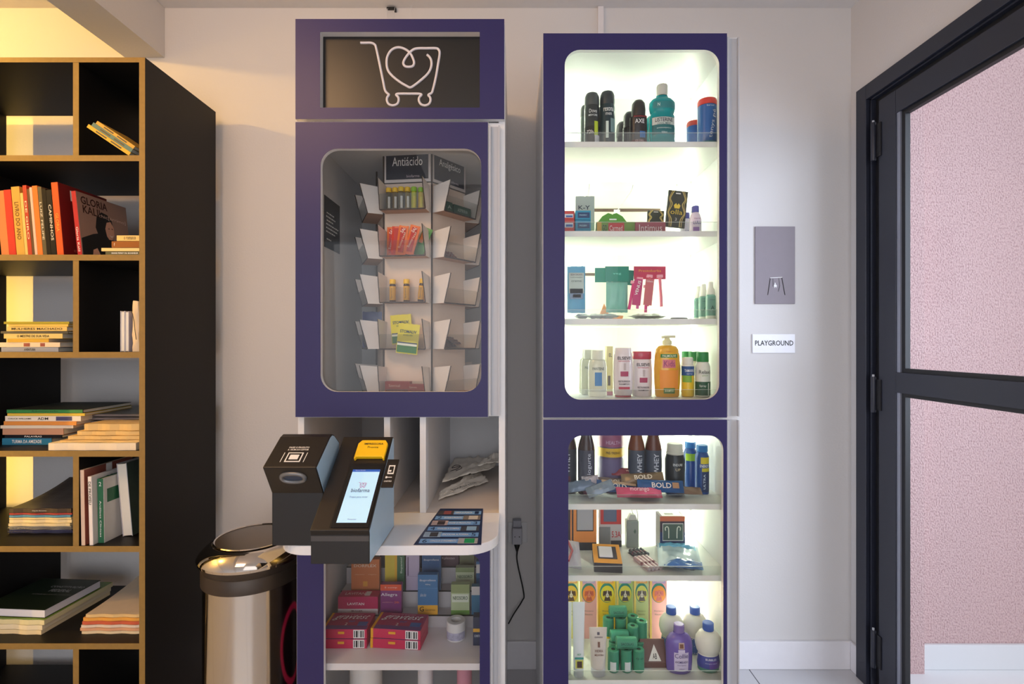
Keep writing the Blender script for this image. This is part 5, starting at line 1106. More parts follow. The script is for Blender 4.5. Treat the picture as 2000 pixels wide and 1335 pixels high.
# row 3
hangpack('shampoo_sachet', 'tall blue and grey hanging sachet at the left of the third shelf', 1108, 1143, 520, 611, 1.70, (70, 150, 190), crinkle=0.05, t_=0.006,
         bands=((-0.42, 0.42, 0.42, 0.86, (176, 186, 180)), (-0.36, 0.36, 0.30, 0.52, (110, 130, 160)), (-0.2, 0.25, 0.33, 0.40, (220, 226, 236))), texts=(('SEDA CACHOS', 0, 0.82, 0.04, 0.006, (90, 60, 60), 0), ('hidratação', 0, 0.76, 0.04, 0.005, (70, 80, 80), 0), ('creme', 0, 0.68, 0.034, 0.005, (70, 80, 80), 0)))
Y_ = 1.70
def bagcard(label, a, b, pt_, pm, pb, ba, bb, Y_, c, cc, alpha_c, tx=None, name='header_card_bag', rot=0, grp=None):
    x0_, x1_ = PX(a, Y_), PX(b, Y_); xm = (x0_+x1_)/2
    e = thing(name, label, 'packet', (xm, Y_, PZ(pb, Y_)), (0, R(rot), 0), grp)
    zt, zm = PZ(pt_, Y_)-PZ(pb, Y_), PZ(pm, Y_)-PZ(pb, Y_)
    part('header_card', MB().box(x0_-xm, x1_-xm, -0.002, 0.002, zm, zt), mat(c, 0.45), e, 0.0004)
    if ba: 
        w_ = PX(bb, Y_)-PX(ba, Y_)
        part('bag', MB().pillow(w_, zm, 0.018, 14, 12, 0.2, 0.02, 4).xf(Matrix.Translation(((PX(ba, Y_)+PX(bb, Y_))/2-xm, 0.002, zm/2))), mat(cc, 0.25), e, smooth=True)
    if tx: text(tx, e, 0, -0.0026, (zt+zm)/2, (x1_-x0_)*0.35, 0.007, mat((120, 220, 200)))
    return e
bagcard('teal header card with a mint plastic bag hanging centre left of the third shelf', 1182, 1228, 520, 550, 610, 1184, 1226, 1.70, (0, 130, 110), (120, 186, 170), None, 'veg')
bagcard('teal header card partly hidden left behind the mint bag', 1162, 1184, 523, 551, 552, None, None, 1.715, (0, 140, 118), None, None)
bagcard('teal header card tilted behind the right edge of the mint bag', 1210, 1236, 527, 556, 557, None, None, 1.72, (0, 120, 104), None, None, rot=4)
e = bagcard('crimson header card holding pink razors on the third shelf', 1238, 1300, 520, 545, 546, None, None, 1.71, (190, 50, 90), None, None, name='razor_pack')
text('Prestobarba', e, 0, -0.0032, 0.030, 0.075, 0.008, mat((230, 170, 60)))
zb_ = PZ(546, 1.71)
for i, (px, y0, y1_, a, c) in enumerate(((1237, 552, 605, 10, (214, 60, 130)), (1249, 545, 603, 5, (206, 80, 150)), (1268, 540, 598, 4, (214, 84, 110)), (1262, 560, 610, 2, (220, 70, 140)), (1288, 540, 599, -3, (232, 130, 150)))):
    xx = PX(px, 1.70)-e.location.x; z1_ = PZ(y0, 1.70)-zb_; z0_ = PZ(y1_, 1.70)-zb_; L_ = z1_-z0_
    o = part('razor_handle', MB().tube([(0, 0, -L_), (0, -0.002, -L_*0.7), (0, 0, -L_*0.4), (0, 0.001, 0)], 0.0052, 10), mat(c, 0.3), e, smooth=True, loc=(xx, -0.014, z1_), rot=(0, R(a), 0))
    part('razor_head', MB().box(-0.010, 0.010, -0.004, 0.004, -0.004, 0.006), mat((240, 170, 190), 0.3), o, 0.001)
for i, (px, lb) in enumerate(((1246, 'left'), (1268, 'right'))):
    o = part('insert_card', MB().box(-0.014, 0.014, -0.001, 0.001, -0.088, 0.0), mat((196, 60, 120) if i == 0 else (206, 110, 120), 0.4), e, loc=(PX(px, 1.70)-e.location.x, -0.021, 0.0), rot=(0, R(6), 0))
    text('VENUS' if i == 0 else 'Gillette', o, 0, -0.0018, -0.03 if i == 0 else -0.008, 0.05 if i == 0 else 0.022, 0.010 if i == 0 else 0.006, PRINTW, rot=80 if i == 0 else 0)
e = thing('orange_wrapper', 'orange folded wrapper behind the mint bag on the third shelf', 'wrapper', (PX(1190, 1.78), 1.78, Z3+0.0005))
part('film', MB().prism([(-0.035, 0), (0.045, 0.0), (0.05, 0.018), (0.0, 0.022), (-0.018, 0.062), (-0.035, 0.02)], 'y', 0, 0.006), mat((240, 150, 90), 0.35), e, 0.001)
for i, (px, w_, lb) in enumerate(((1138, 0.05, 'crumpled silver sachet lying at the left of the third shelf'), (1165, 0.06, 'flat silver sachet lying below the teal cards'), (1190, 0.07, 'silver sachet lying under the orange wrapper'), (1260, 0.10, 'clear plastic packet lying under the pink razors'), (1285, 0.05, 'small clear packet lying right of the razors'))):
    e = thing('foil_sachet', lb, 'sachet', (PX(px, 1.66), 1.68, Z3+0.0115), (R(90), 0, R(10*i)))
    part('foil', MB().pillow(w_, 0.05, 0.013, 14, 8, 0.35, seed=i*3+1), mat((190, 194, 190), 0.25, metal=0.4), e, smooth=True)
bottle('hair_brush', 'dark oval thing', 1330, 1.7, Z3, cyl(0.01, 0.01), (0, 0, 0)) if False else None
e = thing('makeup_disc', 'thin dark oval compact lying flat right of the third shelf centre', 'compact', (PX(1328, 1.66), 1.67, Z3+0.0004))
part('disc', MB().lathe([(0.026, 0), (0.028, 0.002), (0.026, 0.006)], 30), mat((110, 112, 112), 0.4), e, smooth=True)
SP = [(0.0135, 0), (0.0155, 0.002), (0.0155, 0.077), (0.012, 0.081)]; SPC = [(0.0125, 0.0812), (0.014, 0.084), (0.0128, 0.098), (0.0085, 0.104), (0.0075, 0.122), (0.005, 0.124)]
for i, (px, Y_, lb) in enumerate(((1388, 1.665, 'mint spray bottle with white nozzle, frontmost at the third shelf right'), (1374, 1.73, 'second mint spray bottle between two others at the third shelf right'), (1364, 1.80, 'rear mint spray bottle, smallest looking at the third shelf right'))):
    bottle('spray_bottle', lb, px, Y_, Z3, SP, (116, 168, 156), SPC, (240, 242, 236), rough=0.2, group='mint spray bottles', bands=((0.0, 0.012, (230, 236, 226)), (0.02, 0.07, (108, 156, 146), -60, 60)), texts=(('A', 0.038, 0.012, 0.013, (50, 90, 90)), ('colônia', 0.064, 0.018, 0.004, (60, 100, 100))))

# row 4
PAN = [(0.024, 0), (0.027, 0.003), (0.027, 0.10), (0.024, 0.118), (0.022, 0.121)]
for i, (px, Y_, lb) in enumerate(((1167, 1.665, 'pearl white shampoo bottle with a blue oval on its front'), (1152, 1.73, 'pearl shampoo bottle half hidden left behind the blue oval one'), (1147, 1.80, 'rearmost pearl shampoo bottle at the left of the fourth shelf'))):
    bottle('shampoo_bottle', lb, px, Y_, Z4, PAN, (206, 206, 180), [(0.020, 0.1213), (0.021, 0.124), (0.0205, 0.150), (0.019, 0.152)], (216, 216, 196), sx=1.12, sy=0.7, rough=0.2, coat=0.4,
           bands=((0.0, 0.016, (230, 228, 200)), (0.036, 0.080, (20, 110, 170), -22, 22)) if i == 0 else (), texts=(('PANTENE', 0.092, 0.040, 0.009, (60, 70, 60)),) if i < 2 else ())
def elseve(label, px, Y_, up, c2):
    B = [(0.026, 0.006), (0.030, 0.012), (0.032, 0.08), (0.030, 0.135), (0.027, 0.158), (0.025, 0.160)] if not up else [(0.030, 0), (0.032, 0.003), (0.034, 0.07), (0.032, 0.118), (0.030, 0.122)]
    cap = [(0.027, 0.0), (0.027, 0.0055), (0.024, 0.0058)] if not up else [(0.030, 0.1224), (0.0315, 0.124), (0.0315, 0.146), (0.030, 0.148)]
    e = thing('shampoo_bottle', label, 'bottle', (PX(px, Y_), Y_, Z4+0.0004))
    part('bottle', MB().lathe(B, 30, 1.0, 0.62), mat((226, 214, 216), 0.25, coat=0.4), e, smooth=True)
    part('cap', MB().lathe(cap, 30, 1.0, 0.62), mat((186, 60, 84) if up else (170, 50, 66), 0.25, coat=0.4), e, smooth=True)
    dz = -0.022 if up else 0.0
    for s_, z_, w_, h_, c in (("ELSEVE", 0.127+dz, 0.046, 0.010, (40, 34, 40)), ('REPARAÇÃO', 0.117+dz, 0.04, 0.005, (190, 60, 90)), ('RESTAURADOR', 0.052+dz, 0.04, 0.006, (50, 40, 50)), ('SHAMPOO', 0.043+dz, 0.036, 0.005, (50, 40, 50))):
        r_ = 0.034; text(s_, e, 0, 0, z_, w_, h_, mat(c), bend=r_, yscale=0.64)
    part('label_print', MB().arc([(0.0335, 0.068+dz), (0.0342, 0.078+dz), (0.0342, 0.084+dz)], -22, 22, 8, 1, 0.63), mat((170, 60, 96), 0.5), e, smooth=True)
    part('label_print', MB().arc([(0.0338, 0.088+dz), (0.0338, 0.110+dz)], -4, 8, 4, 1, 0.63), mat((190, 176, 176), 0.5), e, smooth=True)
    if not up: part('label_print', MB().arc([(0.0336, 0.026), (0.034, 0.034)], -32, 32, 8, 1, 0.63), mat((190, 70, 90), 0.5), e, smooth=True)
elseve('white shampoo bottle with a dark red foot and pink print, left of the red-capped one', 1217, 1.655, False, None)
elseve('white bottle with pink print and a crimson cap on top', 1254, 1.68, True, None)
e = rcart('shampoo_carton', 'cream side of a shampoo pack with black letters left of the red-footed bottle', 1185, 1197, 676, 1.70, Z4, 0.03, (226, 214, 150), texts=(('EL', 0.6, 0.82, 0.5, 0.07, (30, 30, 40)),), panels=((0, 1, 0, 0.08, (170, 50, 70)), (0.2, 0.6, 0.2, 0.4, (90, 70, 50))))
PAL = [(0.032, 0), (0.035, 0.004), (0.0375, 0.05), (0.0385, 0.09), (0.036, 0.135), (0.033, 0.155), (0.026, 0.165), (0.014, 0.169)]
e = bottle('kids_shampoo_bottle', 'tall yellow pump bottle with a green banner in the middle of the fourth shelf', 1303, 1.665, Z4, PAL, (232, 172, 30), [(0.013, 0.1695), (0.015, 0.171), (0.015, 0.182), (0.010, 0.186), (0.008, 0.192)], (232, 226, 180), sx=1.12, sy=0.7, rough=0.2, coat=0.5, capname='pump_collar',
       bands=((0.128, 0.140, (50, 130, 50), -42, 42), (0.095, 0.122, (216, 120, 130), -30, 28), (0.028, 0.088, (240, 150, 50), -44, 44), (0.012, 0.030, (90, 130, 60), -26, 26)), texts=(('PALMOLIVE', 0.134, 0.046, 0.008, (240, 240, 220)), ('Kids', 0.109, 0.036, 0.018, (150, 60, 120)), ('SHAMPOO', 0.021, 0.03, 0.007, (240, 240, 200)), ('2 em 1', 0.149, 0.02, 0.005, (200, 90, 60))))
part('pump_head', MB().tube([(0.026, -0.005, 0.196), (0.012, -0.002, 0.197), (-0.008, 0, 0.196), (-0.018, 0.0, 0.194)], 0.0045, 10).lathe([(0.004, 0.186), (0.004, 0.196)], 12), mat((236, 230, 196), 0.35), e, smooth=True)
bottle('talc_bottle', 'yellow and blue bottle with a white cap beside the tall pump bottle', 1343, 1.665, Z4, [(0.017, 0), (0.020, 0.003), (0.020, 0.100), (0.017, 0.106)], (238, 200, 30), [(0.0175, 0.1062), (0.018, 0.108), (0.0175, 0.126), (0.015, 0.129)], (232, 232, 226),
       bands=((0.048, 0.075, (130, 180, 60), -70, 20), (0.070, 0.100, (24, 80, 150)), (0.1, 0.106, (232, 232, 226))), texts=(('TAMARINE', 0.086, 0.034, 0.009, (240, 244, 250)), ('spray', 0.075, 0.02, 0.004, (220, 230, 240))))
REL = [(0.022, 0), (0.0245, 0.003), (0.0245, 0.098), (0.019, 0.112), (0.018, 0.114)]; RELC = [(0.019, 0.1143), (0.0195, 0.117), (0.0190, 0.144), (0.017, 0.146)]
for i, (px, Y_, lb) in enumerate(((1372, 1.665, 'white and green spray can with a bright green cap'), (1356, 1.75, 'green-capped spray can behind and left of the front one'), (1342, 1.82, 'rearmost green-capped spray can on the fourth shelf'))):
    bottle('pain_spray_can', lb, px, Y_, Z4, REL, (226, 228, 220), RELC, (20, 130, 60), texts=(('Relaxil', 0.082, 0.040, 0.012, (20, 40, 30)), ('gelado', 0.070, 0.02, 0.005, (120, 170, 60)), ('Spray', 0.036, 0.022, 0.009, (230, 240, 230), 0, -0.3)) if i == 0 else (),
           bands=((0.0, 0.050, (24, 84, 56)), (0.006, 0.046, (226, 236, 226), 22, 30)) if i == 0 else ())

# row 5 (lower cabinet, snacks)
WH = [(0.025, 0), (0.028, 0.003), (0.028, 0.152), (0.026, 0.166), (0.019, 0.195), (0.0185, 0.210)]
WHC = [(0.0225, 0.2105), (0.023, 0.213), (0.0225, 0.234), (0.021, 0.236)]
def whey(label, px, Y_, c1, c2, neck, capc=(60, 70, 84), tx='WHEY', an=0.0, z_=Z5):
    return bottle('protein_shake_bottle', label, px, Y_, z_, WH, neck, WHC, capc, rough=0.25, bands=((0.002, 0.150, c1), (0.002, 0.06, c2, -30, 10)), texts=((tx, 0.105, 0.070, 0.017, (200, 206, 220), 90, an),))
whey('dark bottle reading WHEY at the far left of the snack shelf', 1110, 1.74, (44, 50, 66), (90, 40, 60), (60, 30, 24), capc=(110, 50, 70), an=-0.2)
whey('dark bottle with red chest and blue vertical letters second on the snack shelf', 1145, 1.72, (52, 54, 74), (100, 44, 64), (54, 26, 24), capc=(150, 70, 84), tx='iogurte', an=0.25)
e = bottle('supplement_jar', 'wide mauve supplement jar with a yellow band on the snack shelf', 1193, 1.76, Z5, cyl(0.045, 0.215, 0.004), (96, 80, 110), [(0.046, 0.2155), (0.047, 0.218), (0.047, 0.238)], (60, 50, 60), cat='jar', bands=((0.122, 0.152, (222, 180, 40)), (0.156, 0.210, (150, 84, 120), -80, 60), (0.01, 0.115, (100, 90, 130), -80, 60)), texts=(('PRÉ-TREINO', 0.138, 0.050, 0.010, (60, 50, 20)), ('HEALTH', 0.172, 0.050, 0.012, (200, 170, 200))))
whey('amber-necked bottle reading WHEY right of the supplement jar', 1243, 1.72, (64, 74, 92), (54, 64, 84), (110, 56, 30), an=0.15)
whey('amber-necked bottle reading WHEY just left of the black can', 1276, 1.72, (64, 74, 92), (54, 64, 84), (90, 40, 26), an=0.1)
bottle('energy_drink_can', 'black can with silver top on the snack shelf', 1318, 1.71, Z5, [(0.026, 0), (0.032, 0.006), (0.033, 0.118), (0.029, 0.132), (0.028, 0.136)], (30, 40, 48), [(0.028, 0.1363), (0.0295, 0.139), (0.0292, 0.141), (0.027, 0.143), (0.026, 0.168), (0.023, 0.172)], (206, 206, 196), metal=0.2, cat='can',
       texts=(('ENDURE', 0.106, 0.032, 0.008, (210, 220, 224)), ('UP', 0.090, 0.016, 0.009, (190, 180, 150)), ('isotonic', 0.045, 0.024, 0.004, (120, 140, 150))), bands=((0.0, 0.02, (24, 60, 100)),))
for i, (px, Y_, lb, dz) in enumerate(((1371, 1.72, 'blue bottle with a yellow patch at the right of the snack shelf', 0), (1348, 1.78, 'blue bottle with green print behind the black can', 0))):
    bottle('energy_drink_bottle', lb, px, Y_, Z5, [(0.020, 0), (0.0225, 0.003), (0.0225, 0.126), (0.018, 0.138), (0.015, 0.142)], (20, 70, 140), [(0.0185, 0.1423), (0.019, 0.145), (0.0185, 0.162), (0.016, 0.164)], (20, 110, 180),
           bands=((0.0, 0.09, (18, 50, 100), -20, 89), (0.104, 0.126, (214, 196, 40), -30, 50), (0.078, 0.090, (200, 190, 40), -20, 50)) if i == 0 else ((0.10, 0.125, (150, 190, 40), -60, 60),), texts=(('ENERGY', 0.097, 0.030, 0.009, (236, 240, 246)), ('ULTRA', 0.045, 0.05, 0.007, (190, 210, 230), 90)) if i == 0 else ())
def bar(label, px, Yc, z, L, h, t_, c, a, tx=None, tcx=(230, 220, 200), tilt=60, name='protein_bar', bands=(), grp=None, seed=3):
    e = thing(name, label, 'snack bar', (PX(px, Yc), Yc, z), (R(-90+tilt), R(a), 0), grp)
    t_ *= 1.35
    zmin = Z5+h/2*math.sin(R(tilt))+t_*0.75+abs(math.sin(R(a)))*L/2*0.8
    if z < zmin: e.location.z = zmin
    part('wrapper', MB().pillow(L, h, t_, 20, 6, 0.22, 0.05, seed).xf(Matrix.Rotation(0, 4, 'X')), mat(c, 0.25, metal=0.15), e, smooth=True)
    for x0_, x1_, z0_, z1_, bc in bands: part('printed_panel', MB().box(x0_*L, x1_*L, -t_*0.62-0.001, -t_*0.62, z0_*h, z1_*h), mat(bc, 0.4), e)
    if tx: text(tx, e, 0.0, -t_*0.62-0.0016, 0, L*0.42, h*0.42, mat(tcx))
    return e
bar('gold brown bar on top of the bar heap', 1255, 1.68, Z5+0.062, 0.14, 0.036, 0.014, (130, 110, 84), -3, 'BOLD', tilt=55, seed=5)
bar('dark red bar lying behind the gold brown one', 1240, 1.72, Z5+0.070, 0.16, 0.03, 0.012, (130, 44, 60), 4, 'whey bar', (220, 180, 170), 50, seed=9)
bar('brown bar under the gold one at the back of the heap', 1205, 1.70, Z5+0.040, 0.13, 0.036, 0.014, (120, 104, 100), 3, 'BOLD', tilt=55, seed=12)
bar('blue bar with crinkled silver edge at the left of the heap', 1205, 1.665, Z5+0.030, 0.135, 0.036, 0.014, (44, 84, 140), 8, 'BOLD', (220, 214, 200), 50, seed=15, bands=((-0.4, 0.45, 0.2, 0.42, (176, 150, 120)),))
bar('long blue bar with a nut picture at the right of the heap', 1290, 1.650, Z5+0.044, 0.150, 0.040, 0.014, (34, 84, 140), 2, 'BOLD', (230, 220, 210), 60, seed=18, bands=((0.24, 0.38, -0.2, 0.25, (170, 130, 96)),))
bar('pink bar lying lowest in front of the heap', 1248, 1.630, Z5+0.0145, 0.145, 0.038, 0.016, (214, 90, 124), 1, 'morango', (246, 220, 224), 40, seed=21)
bar('brown wrapped bar lying at the right end under the blue one', 1335, 1.675, Z5+0.0165, 0.12, 0.034, 0.012, (130, 106, 90), 4, None, tilt=30, seed=24)
bar('slate blue crinkled wrapper at the left front of the snack shelf', 1136, 1.675, Z5+0.021, 0.115, 0.044, 0.020, (110, 126, 150), -8, None, tilt=35, seed=30, name='snack_packet')
bar('second slate blue crinkled wrapper overlapping the front left one', 1172, 1.635, Z5+0.021, 0.09, 0.042, 0.016, (126, 142, 160), -20, None, tilt=35, seed=33, name='snack_packet')
bar('small pale wrapped sweet leaning on the dark bottles', 1153, 1.685, Z5+0.052, 0.055, 0.035, 0.02, (196, 184, 190), -6, None, tilt=60, seed=36, name='wrapped_sweet')

# row 6 (gadgets)
def phonebox(label, a, b, pt_, Y_, c, wx, rz=0, name='charger_box'):
    e = rcart(name, label, a, b, pt_, Y_, Z6, 0.05, c, panels=((0, 1, 0, 0.14, (40, 40, 50)), (wx[0]-0.03, wx[1]+0.03, wx[2]-0.02, 1.0, (40, 36, 40)), (wx[0], wx[1], wx[2], 0.99, (176, 176, 186))), rz=rz)
    return e
Y_ = 1.80
e = phonebox('tall orange and black box with a window at the left of the gadget shelf', 1120, 1165, 965, 1.80, (226, 140, 70), (0.16, 0.84, 0.36))
e = rcart('side_box', 'dark box side with orange stripe at the far left of the gadget shelf', 1108, 1119, 965, 1.80, Z6, 0.05, (60, 50, 60), panels=((0.55, 0.8, 0, 1, (226, 140, 70)),))
e = rcart('cable_pack', 'clear grey pack with red rounded window reading 5.3A on the gadget shelf', 1170, 1214, 965, 1.83, Z6, 0.03, (196, 192, 196), panels=((0.06, 0.98, 0.43, 1, (196, 60, 60)), (0.2, 0.78, 0.48, 1, (96, 110, 140)), (0, 0.5, 0.05, 0.38, (130, 134, 140)), (0.52, 1, 0, 0.12, (50, 50, 56))), texts=(('5.3A', 0.76, 0.24, 0.4, 0.12, (190, 50, 50)), ('CABO', 0.92, 0.8, 0.3, 0.06, (246, 230, 230), 90)))
e = thing('tin_box', 'grey tin with a cord loop on the gadget shelf', 'tin', (PX(1236, 1.82), 1.82, Z6+0.0004))
w_ = PX(1248, 1.82)-PX(1236, 1.82); h_ = PZ(1017, 1.82)-Z6
part('tin_body', MB().box(-w_, w_, 0, 0.03, 0, h_), mat((150, 156, 152), 0.4, metal=0.3), e, 0.003)
part('tin_lid', MB().prism([(-w_*0.75, h_), (w_*0.85, h_), (w_*0.5, h_+0.020), (-w_*0.3, h_+0.022)], 'y', 0.004, 0.026), mat((206, 206, 200), 0.5), e, 0.002)
part('cord_loop', MB().tube(smooth_path([(0.005, 0.01, h_+0.015), (-0.004, 0.01, h_+0.05), (0.012, 0.01, h_+0.045), (w_*0.9, 0.01, h_+0.02), (w_*0.9, 0.01, h_)], 5), 0.0009, 6), BLACK, e)
part('heart_print', MB().prism([(0.002, h_*0.6), (0.008, h_*0.7), (0.012, h_*0.62), (0.008, h_*0.52)], 'y', -0.0008, 0), mat((90, 110, 100)), e)
e = rcart('earphone_box', 'dark box with a picture of white earphones and a pale top on the gadget shelf', 1289, 1338, 1008, 1.79, Z6, 0.055, (70, 54, 70), panels=((0, 1, 0.0, 0.55, (50, 64, 110)), (0, 1, 0.86, 1, (206, 110, 80)), (0.1, 0.93, 0.30, 0.80, (236, 236, 230)), (0.12, 0.91, 0.32, 0.78, (84, 104, 96))), tops=((0.1, 0.9, 0.1, 0.9, (230, 228, 220)), (0.25, 0.6, 0.3, 0.6, (70, 60, 60))))
for s_ in (0.30, 0.72):
    xw = (s_-0.5)*(PX(1338, 1.79)-PX(1289, 1.79)); hh = PZ(1008, 1.79)-Z6
    sg = 1 if s_ < 0.5 else -1
    part('earphone_print', MB().tube(smooth_path([(xw-0.007*sg, -0.001, hh*0.60), (xw-0.008*sg, -0.001, hh*0.67), (xw-0.002*sg, -0.001, hh*0.71), (xw+0.003*sg, -0.001, hh*0.66), (xw+0.004*sg, -0.001, hh*0.52), (xw+0.004*sg, -0.001, hh*0.38)], 3), 0.0019, 6), mat((226, 228, 214), 0.4), e, smooth=True)
# tilted orange charger box
e = thing('charger_box', 'low orange and black box with a white charger in its window', 'box', (PX(1184, 1.66), 1.625, Z6+0.0004), (0, 0, R(-6)))
part('carton', MB().box(-0.045, 0.045, 0, 0.115, 0, 0.030), mat((48, 48, 60), 0.4), e, 0.001)
part('top_face', MB().prism([(0, 0.0304), (0.115, 0.046), (0.115, 0.0304)], 'x', -0.045, 0.045), mat((232, 160, 60), 0.4), e)
TT = Matrix.Translation((0, 0, 0.0304)) @ Matrix.Rotation(math.atan2(0.0156, 0.115), 4, 'X')
o = part('window', MB().box(-0.030, 0.032, 0.025, 0.100, 0.0002, 0.0008), mat((60, 56, 62), 0.3), e); o.matrix_local = TT
o = part('charger', MB().box(-0.026, 0.018, 0.030, 0.092, 0.0009, 0.006), mat((226, 226, 232), 0.3), e, 0.002); o.matrix_local = TT
e = thing('plastic_pouch', 'clear pouch with red and white contents at the far left front of the gadget shelf', 'pouch', (PX(1118, 1.66), 1.69, Z6+0.034), (R(-72), R(10), 0))
part('film', MB().pillow(0.06, 0.13, 0.020, 12, 12, 0.3, seed=40), mat((186, 180, 190), 0.2), e, smooth=True)
part('contents', MB().tube([(-0.015, -0.012, -0.05), (0.0, -0.0135, 0.0), (-0.012, -0.012, 0.045)], 0.004, 8), mat((170, 60, 70), 0.4), e, smooth=True)
def batteries(label, px, Yc, n_, L, c1, c2, rz, z_=0.0):
    e = thing('battery_pack', label, 'batteries', (PX(px, Yc), Yc, Z6+0.0005+z_), (0, 0, R(rz)))
    part('shrink_card', MB().box(-n_*0.0072, n_*0.0072, 0, L, 0, 0.0008), mat(c2, 0.3), e)
    for k in range(n_):
        x_ = (k-(n_-1)/2)*0.0140
        b = part('battery', MB().tube([(x_, 0.002, 0.0080), (x_, L-0.003, 0.0080)], 0.0068, 14), mat(c1, 0.25, metal=0.4), e, smooth=True)
        part('terminal', MB().tube([(x_, 0.0005, 0.0080), (x_, 0.002, 0.0080)], 0.0022, 10), ALU, b)
        part('battery_band', MB().tube([(x_, L*0.35, 0.0080), (x_, L*0.48, 0.0080)], 0.0070, 14), mat((120, 70, 90), 0.3), b)
batteries('four pinkish white batteries in a strip at the front of the gadget shelf', 1280, 1.635, 4, 0.095, (226, 206, 214), (230, 220, 224), 16)
batteries('four dark grey batteries in a strip behind the pinkish ones', 1255, 1.738, 4, 0.050, (110, 114, 122), (90, 96, 104), 16, 0.0)
e = thing('wipes_pack', 'blue and clear plastic pack lying right of the batteries', 'packet', (PX(1325, 1.70), 1.698, Z6+0.022), (R(-86), 0, R(-14)))
part('film', MB().pillow(0.135, 0.16, 0.020, 20, 16, 0.3, seed=51), mat((176, 200, 214), 0.15, coat=0.5), e, smooth=True)
part('blue_end', MB().pillow(0.12, 0.05, 0.022, 16, 6, 0.3, seed=52).xf(Matrix.Translation((0.01, -0.002, -0.055))), mat((70, 120, 190), 0.15, coat=0.5), e, smooth=True)
part('blue_end', MB().pillow(0.12, 0.035, 0.020, 16, 6, 0.3, seed=53).xf(Matrix.Translation((0.0, -0.002, 0.065))), mat((90, 160, 200), 0.15, coat=0.5), e, smooth=True)

# row 7 (pets)
PETC = [((236, 230, 140), (240, 196, 60), (90, 60, 40), 'pale yellow pet carton with a dog photo at the far left of the bottom shelf'),
        ((240, 176, 176), (240, 140, 50), (196, 84, 60), 'pink pet carton with an orange oval showing a red-brown dog'),
        ((246, 206, 40), (236, 214, 60), (80, 60, 50), 'bright yellow pet carton with a brown and white dog'),
        ((176, 200, 120), (224, 210, 80), (90, 80, 84), 'green pet carton with a grey dog, fourth along the back row'),
        ((196, 206, 150), (222, 214, 110), (110, 100, 104), 'light green pet carton with a small grey dog, fifth along the back row'),
        ((246, 180, 184), (240, 150, 60), (214, 110, 110), 'pink pet carton at the right end of the back row')]
for i, (c, oc, dc, lb) in enumerate(PETC):
    xa = (1098, 1133, 1168, 1204, 1238, 1269)[i]; xb = (1131, 1166, 1202, 1236, 1267, 1303)[i]
    Y_ = 1.83; x0_, x1_ = PX(xa, Y_), PX(xb, Y_); hh = PZ(1118, Y_)-Z7
    e = thing('pet_product_box', lb, 'box', ((x0_+x1_)/2, Y_, Z7+0.0004), (0, 0, 0), 'pet cartons along the back of the bottom shelf')
    w_ = (x1_-x0_)/2-0.0006
    part('carton', MB().box(-w_, w_, 0, 0.035, 0, hh), mat(c, 0.4), e, 0.0006)
    part('side_stripe', MB().box(-w_, -w_+0.007, -0.0005, 0, 0, hh), mat((246, 214, 120) if i != 2 else (246, 190, 20), 0.4), e)
    zc = hh*0.68
    el = lambda a, b, dx=0, dz=0: [(dx+a*math.cos(R(q)), zc+dz+b*math.sin(R(q))) for q in range(0, 360, 15)]
    part('teal_ring', MB().prism(el(w_*0.86, 0.036, 0.001, 0.004), 'y', -0.0008, 0), mat((40, 130, 120), 0.4), e)
    part('photo_oval', MB().prism(el(w_*0.78, 0.030, 0.002), 'y', -0.0014, -0.0008), mat(oc, 0.4), e)
    dg = part('dog_photo', MB().prism([(0.002+0.0105*math.cos(R(q)), zc+0.001+0.0125*math.sin(R(q))) for q in range(0, 360, 20)], 'y', -0.0018, -0.0014)
              .prism([(-0.006, zc+0.012), (-0.013, zc+0.010), (-0.0145, zc-0.004), (-0.0105, zc-0.010), (-0.007, zc)], 'y', -0.0021, -0.0015)
              .prism([(0.010, zc+0.012), (0.017, zc+0.010), (0.0185, zc-0.004), (0.0145, zc-0.010), (0.011, zc)], 'y', -0.0021, -0.0015)
              .prism([(-0.006, zc-0.010), (0.010, zc-0.010), (0.014, zc-0.025), (-0.010, zc-0.025)], 'y', -0.00175, -0.00145), mat(dc, 0.5, var=0.3, vscale=90), e)
    part('dog_muzzle', MB().prism([(0.002+a_, zc+b_) for a_, b_ in ((-0.0015, 0.013), (0.0015, 0.013), (0.002, 0.003), (0.0055, -0.002), (0.005, -0.010), (0.0, -0.013), (-0.005, -0.010), (-0.0055, -0.002), (-0.002, 0.003))], 'y', -0.0024, -0.0018), mat((232, 222, 210) if i not in (1, 5) else (222, 130, 104), 0.5), dg)
    part('dog_nose', MB().prism([(0.0, zc-0.003), (0.004, zc-0.003), (0.002, zc-0.006)], 'y', -0.0027, -0.0024).box(-0.0045, -0.0025, -0.0022, -0.0018, zc+0.003, zc+0.005).box(0.0065, 0.0085, -0.0022, -0.0018, zc+0.003, zc+0.005), PRINTK, dg)
    part('name_banner', MB().box(-w_*0.7, w_*0.8, -0.001, 0, hh*0.84, hh*0.92), mat((236, 170, 90) if i % 2 == 0 else (196, 170, 210), 0.4), e)
    text('Gatos' if i in () else 'Procão', e, 0.0, -0.0016, hh*0.88, w_*1.2, 0.010, mat((246, 240, 220)))
    text('Shampoo', e, 0.001, -0.001, hh*0.42, w_*1.1, 0.006, mat((110, 100, 80))); text('Neutro', e, 0.001, -0.001, hh*0.37, w_*0.9, 0.006, mat((110, 100, 80)))
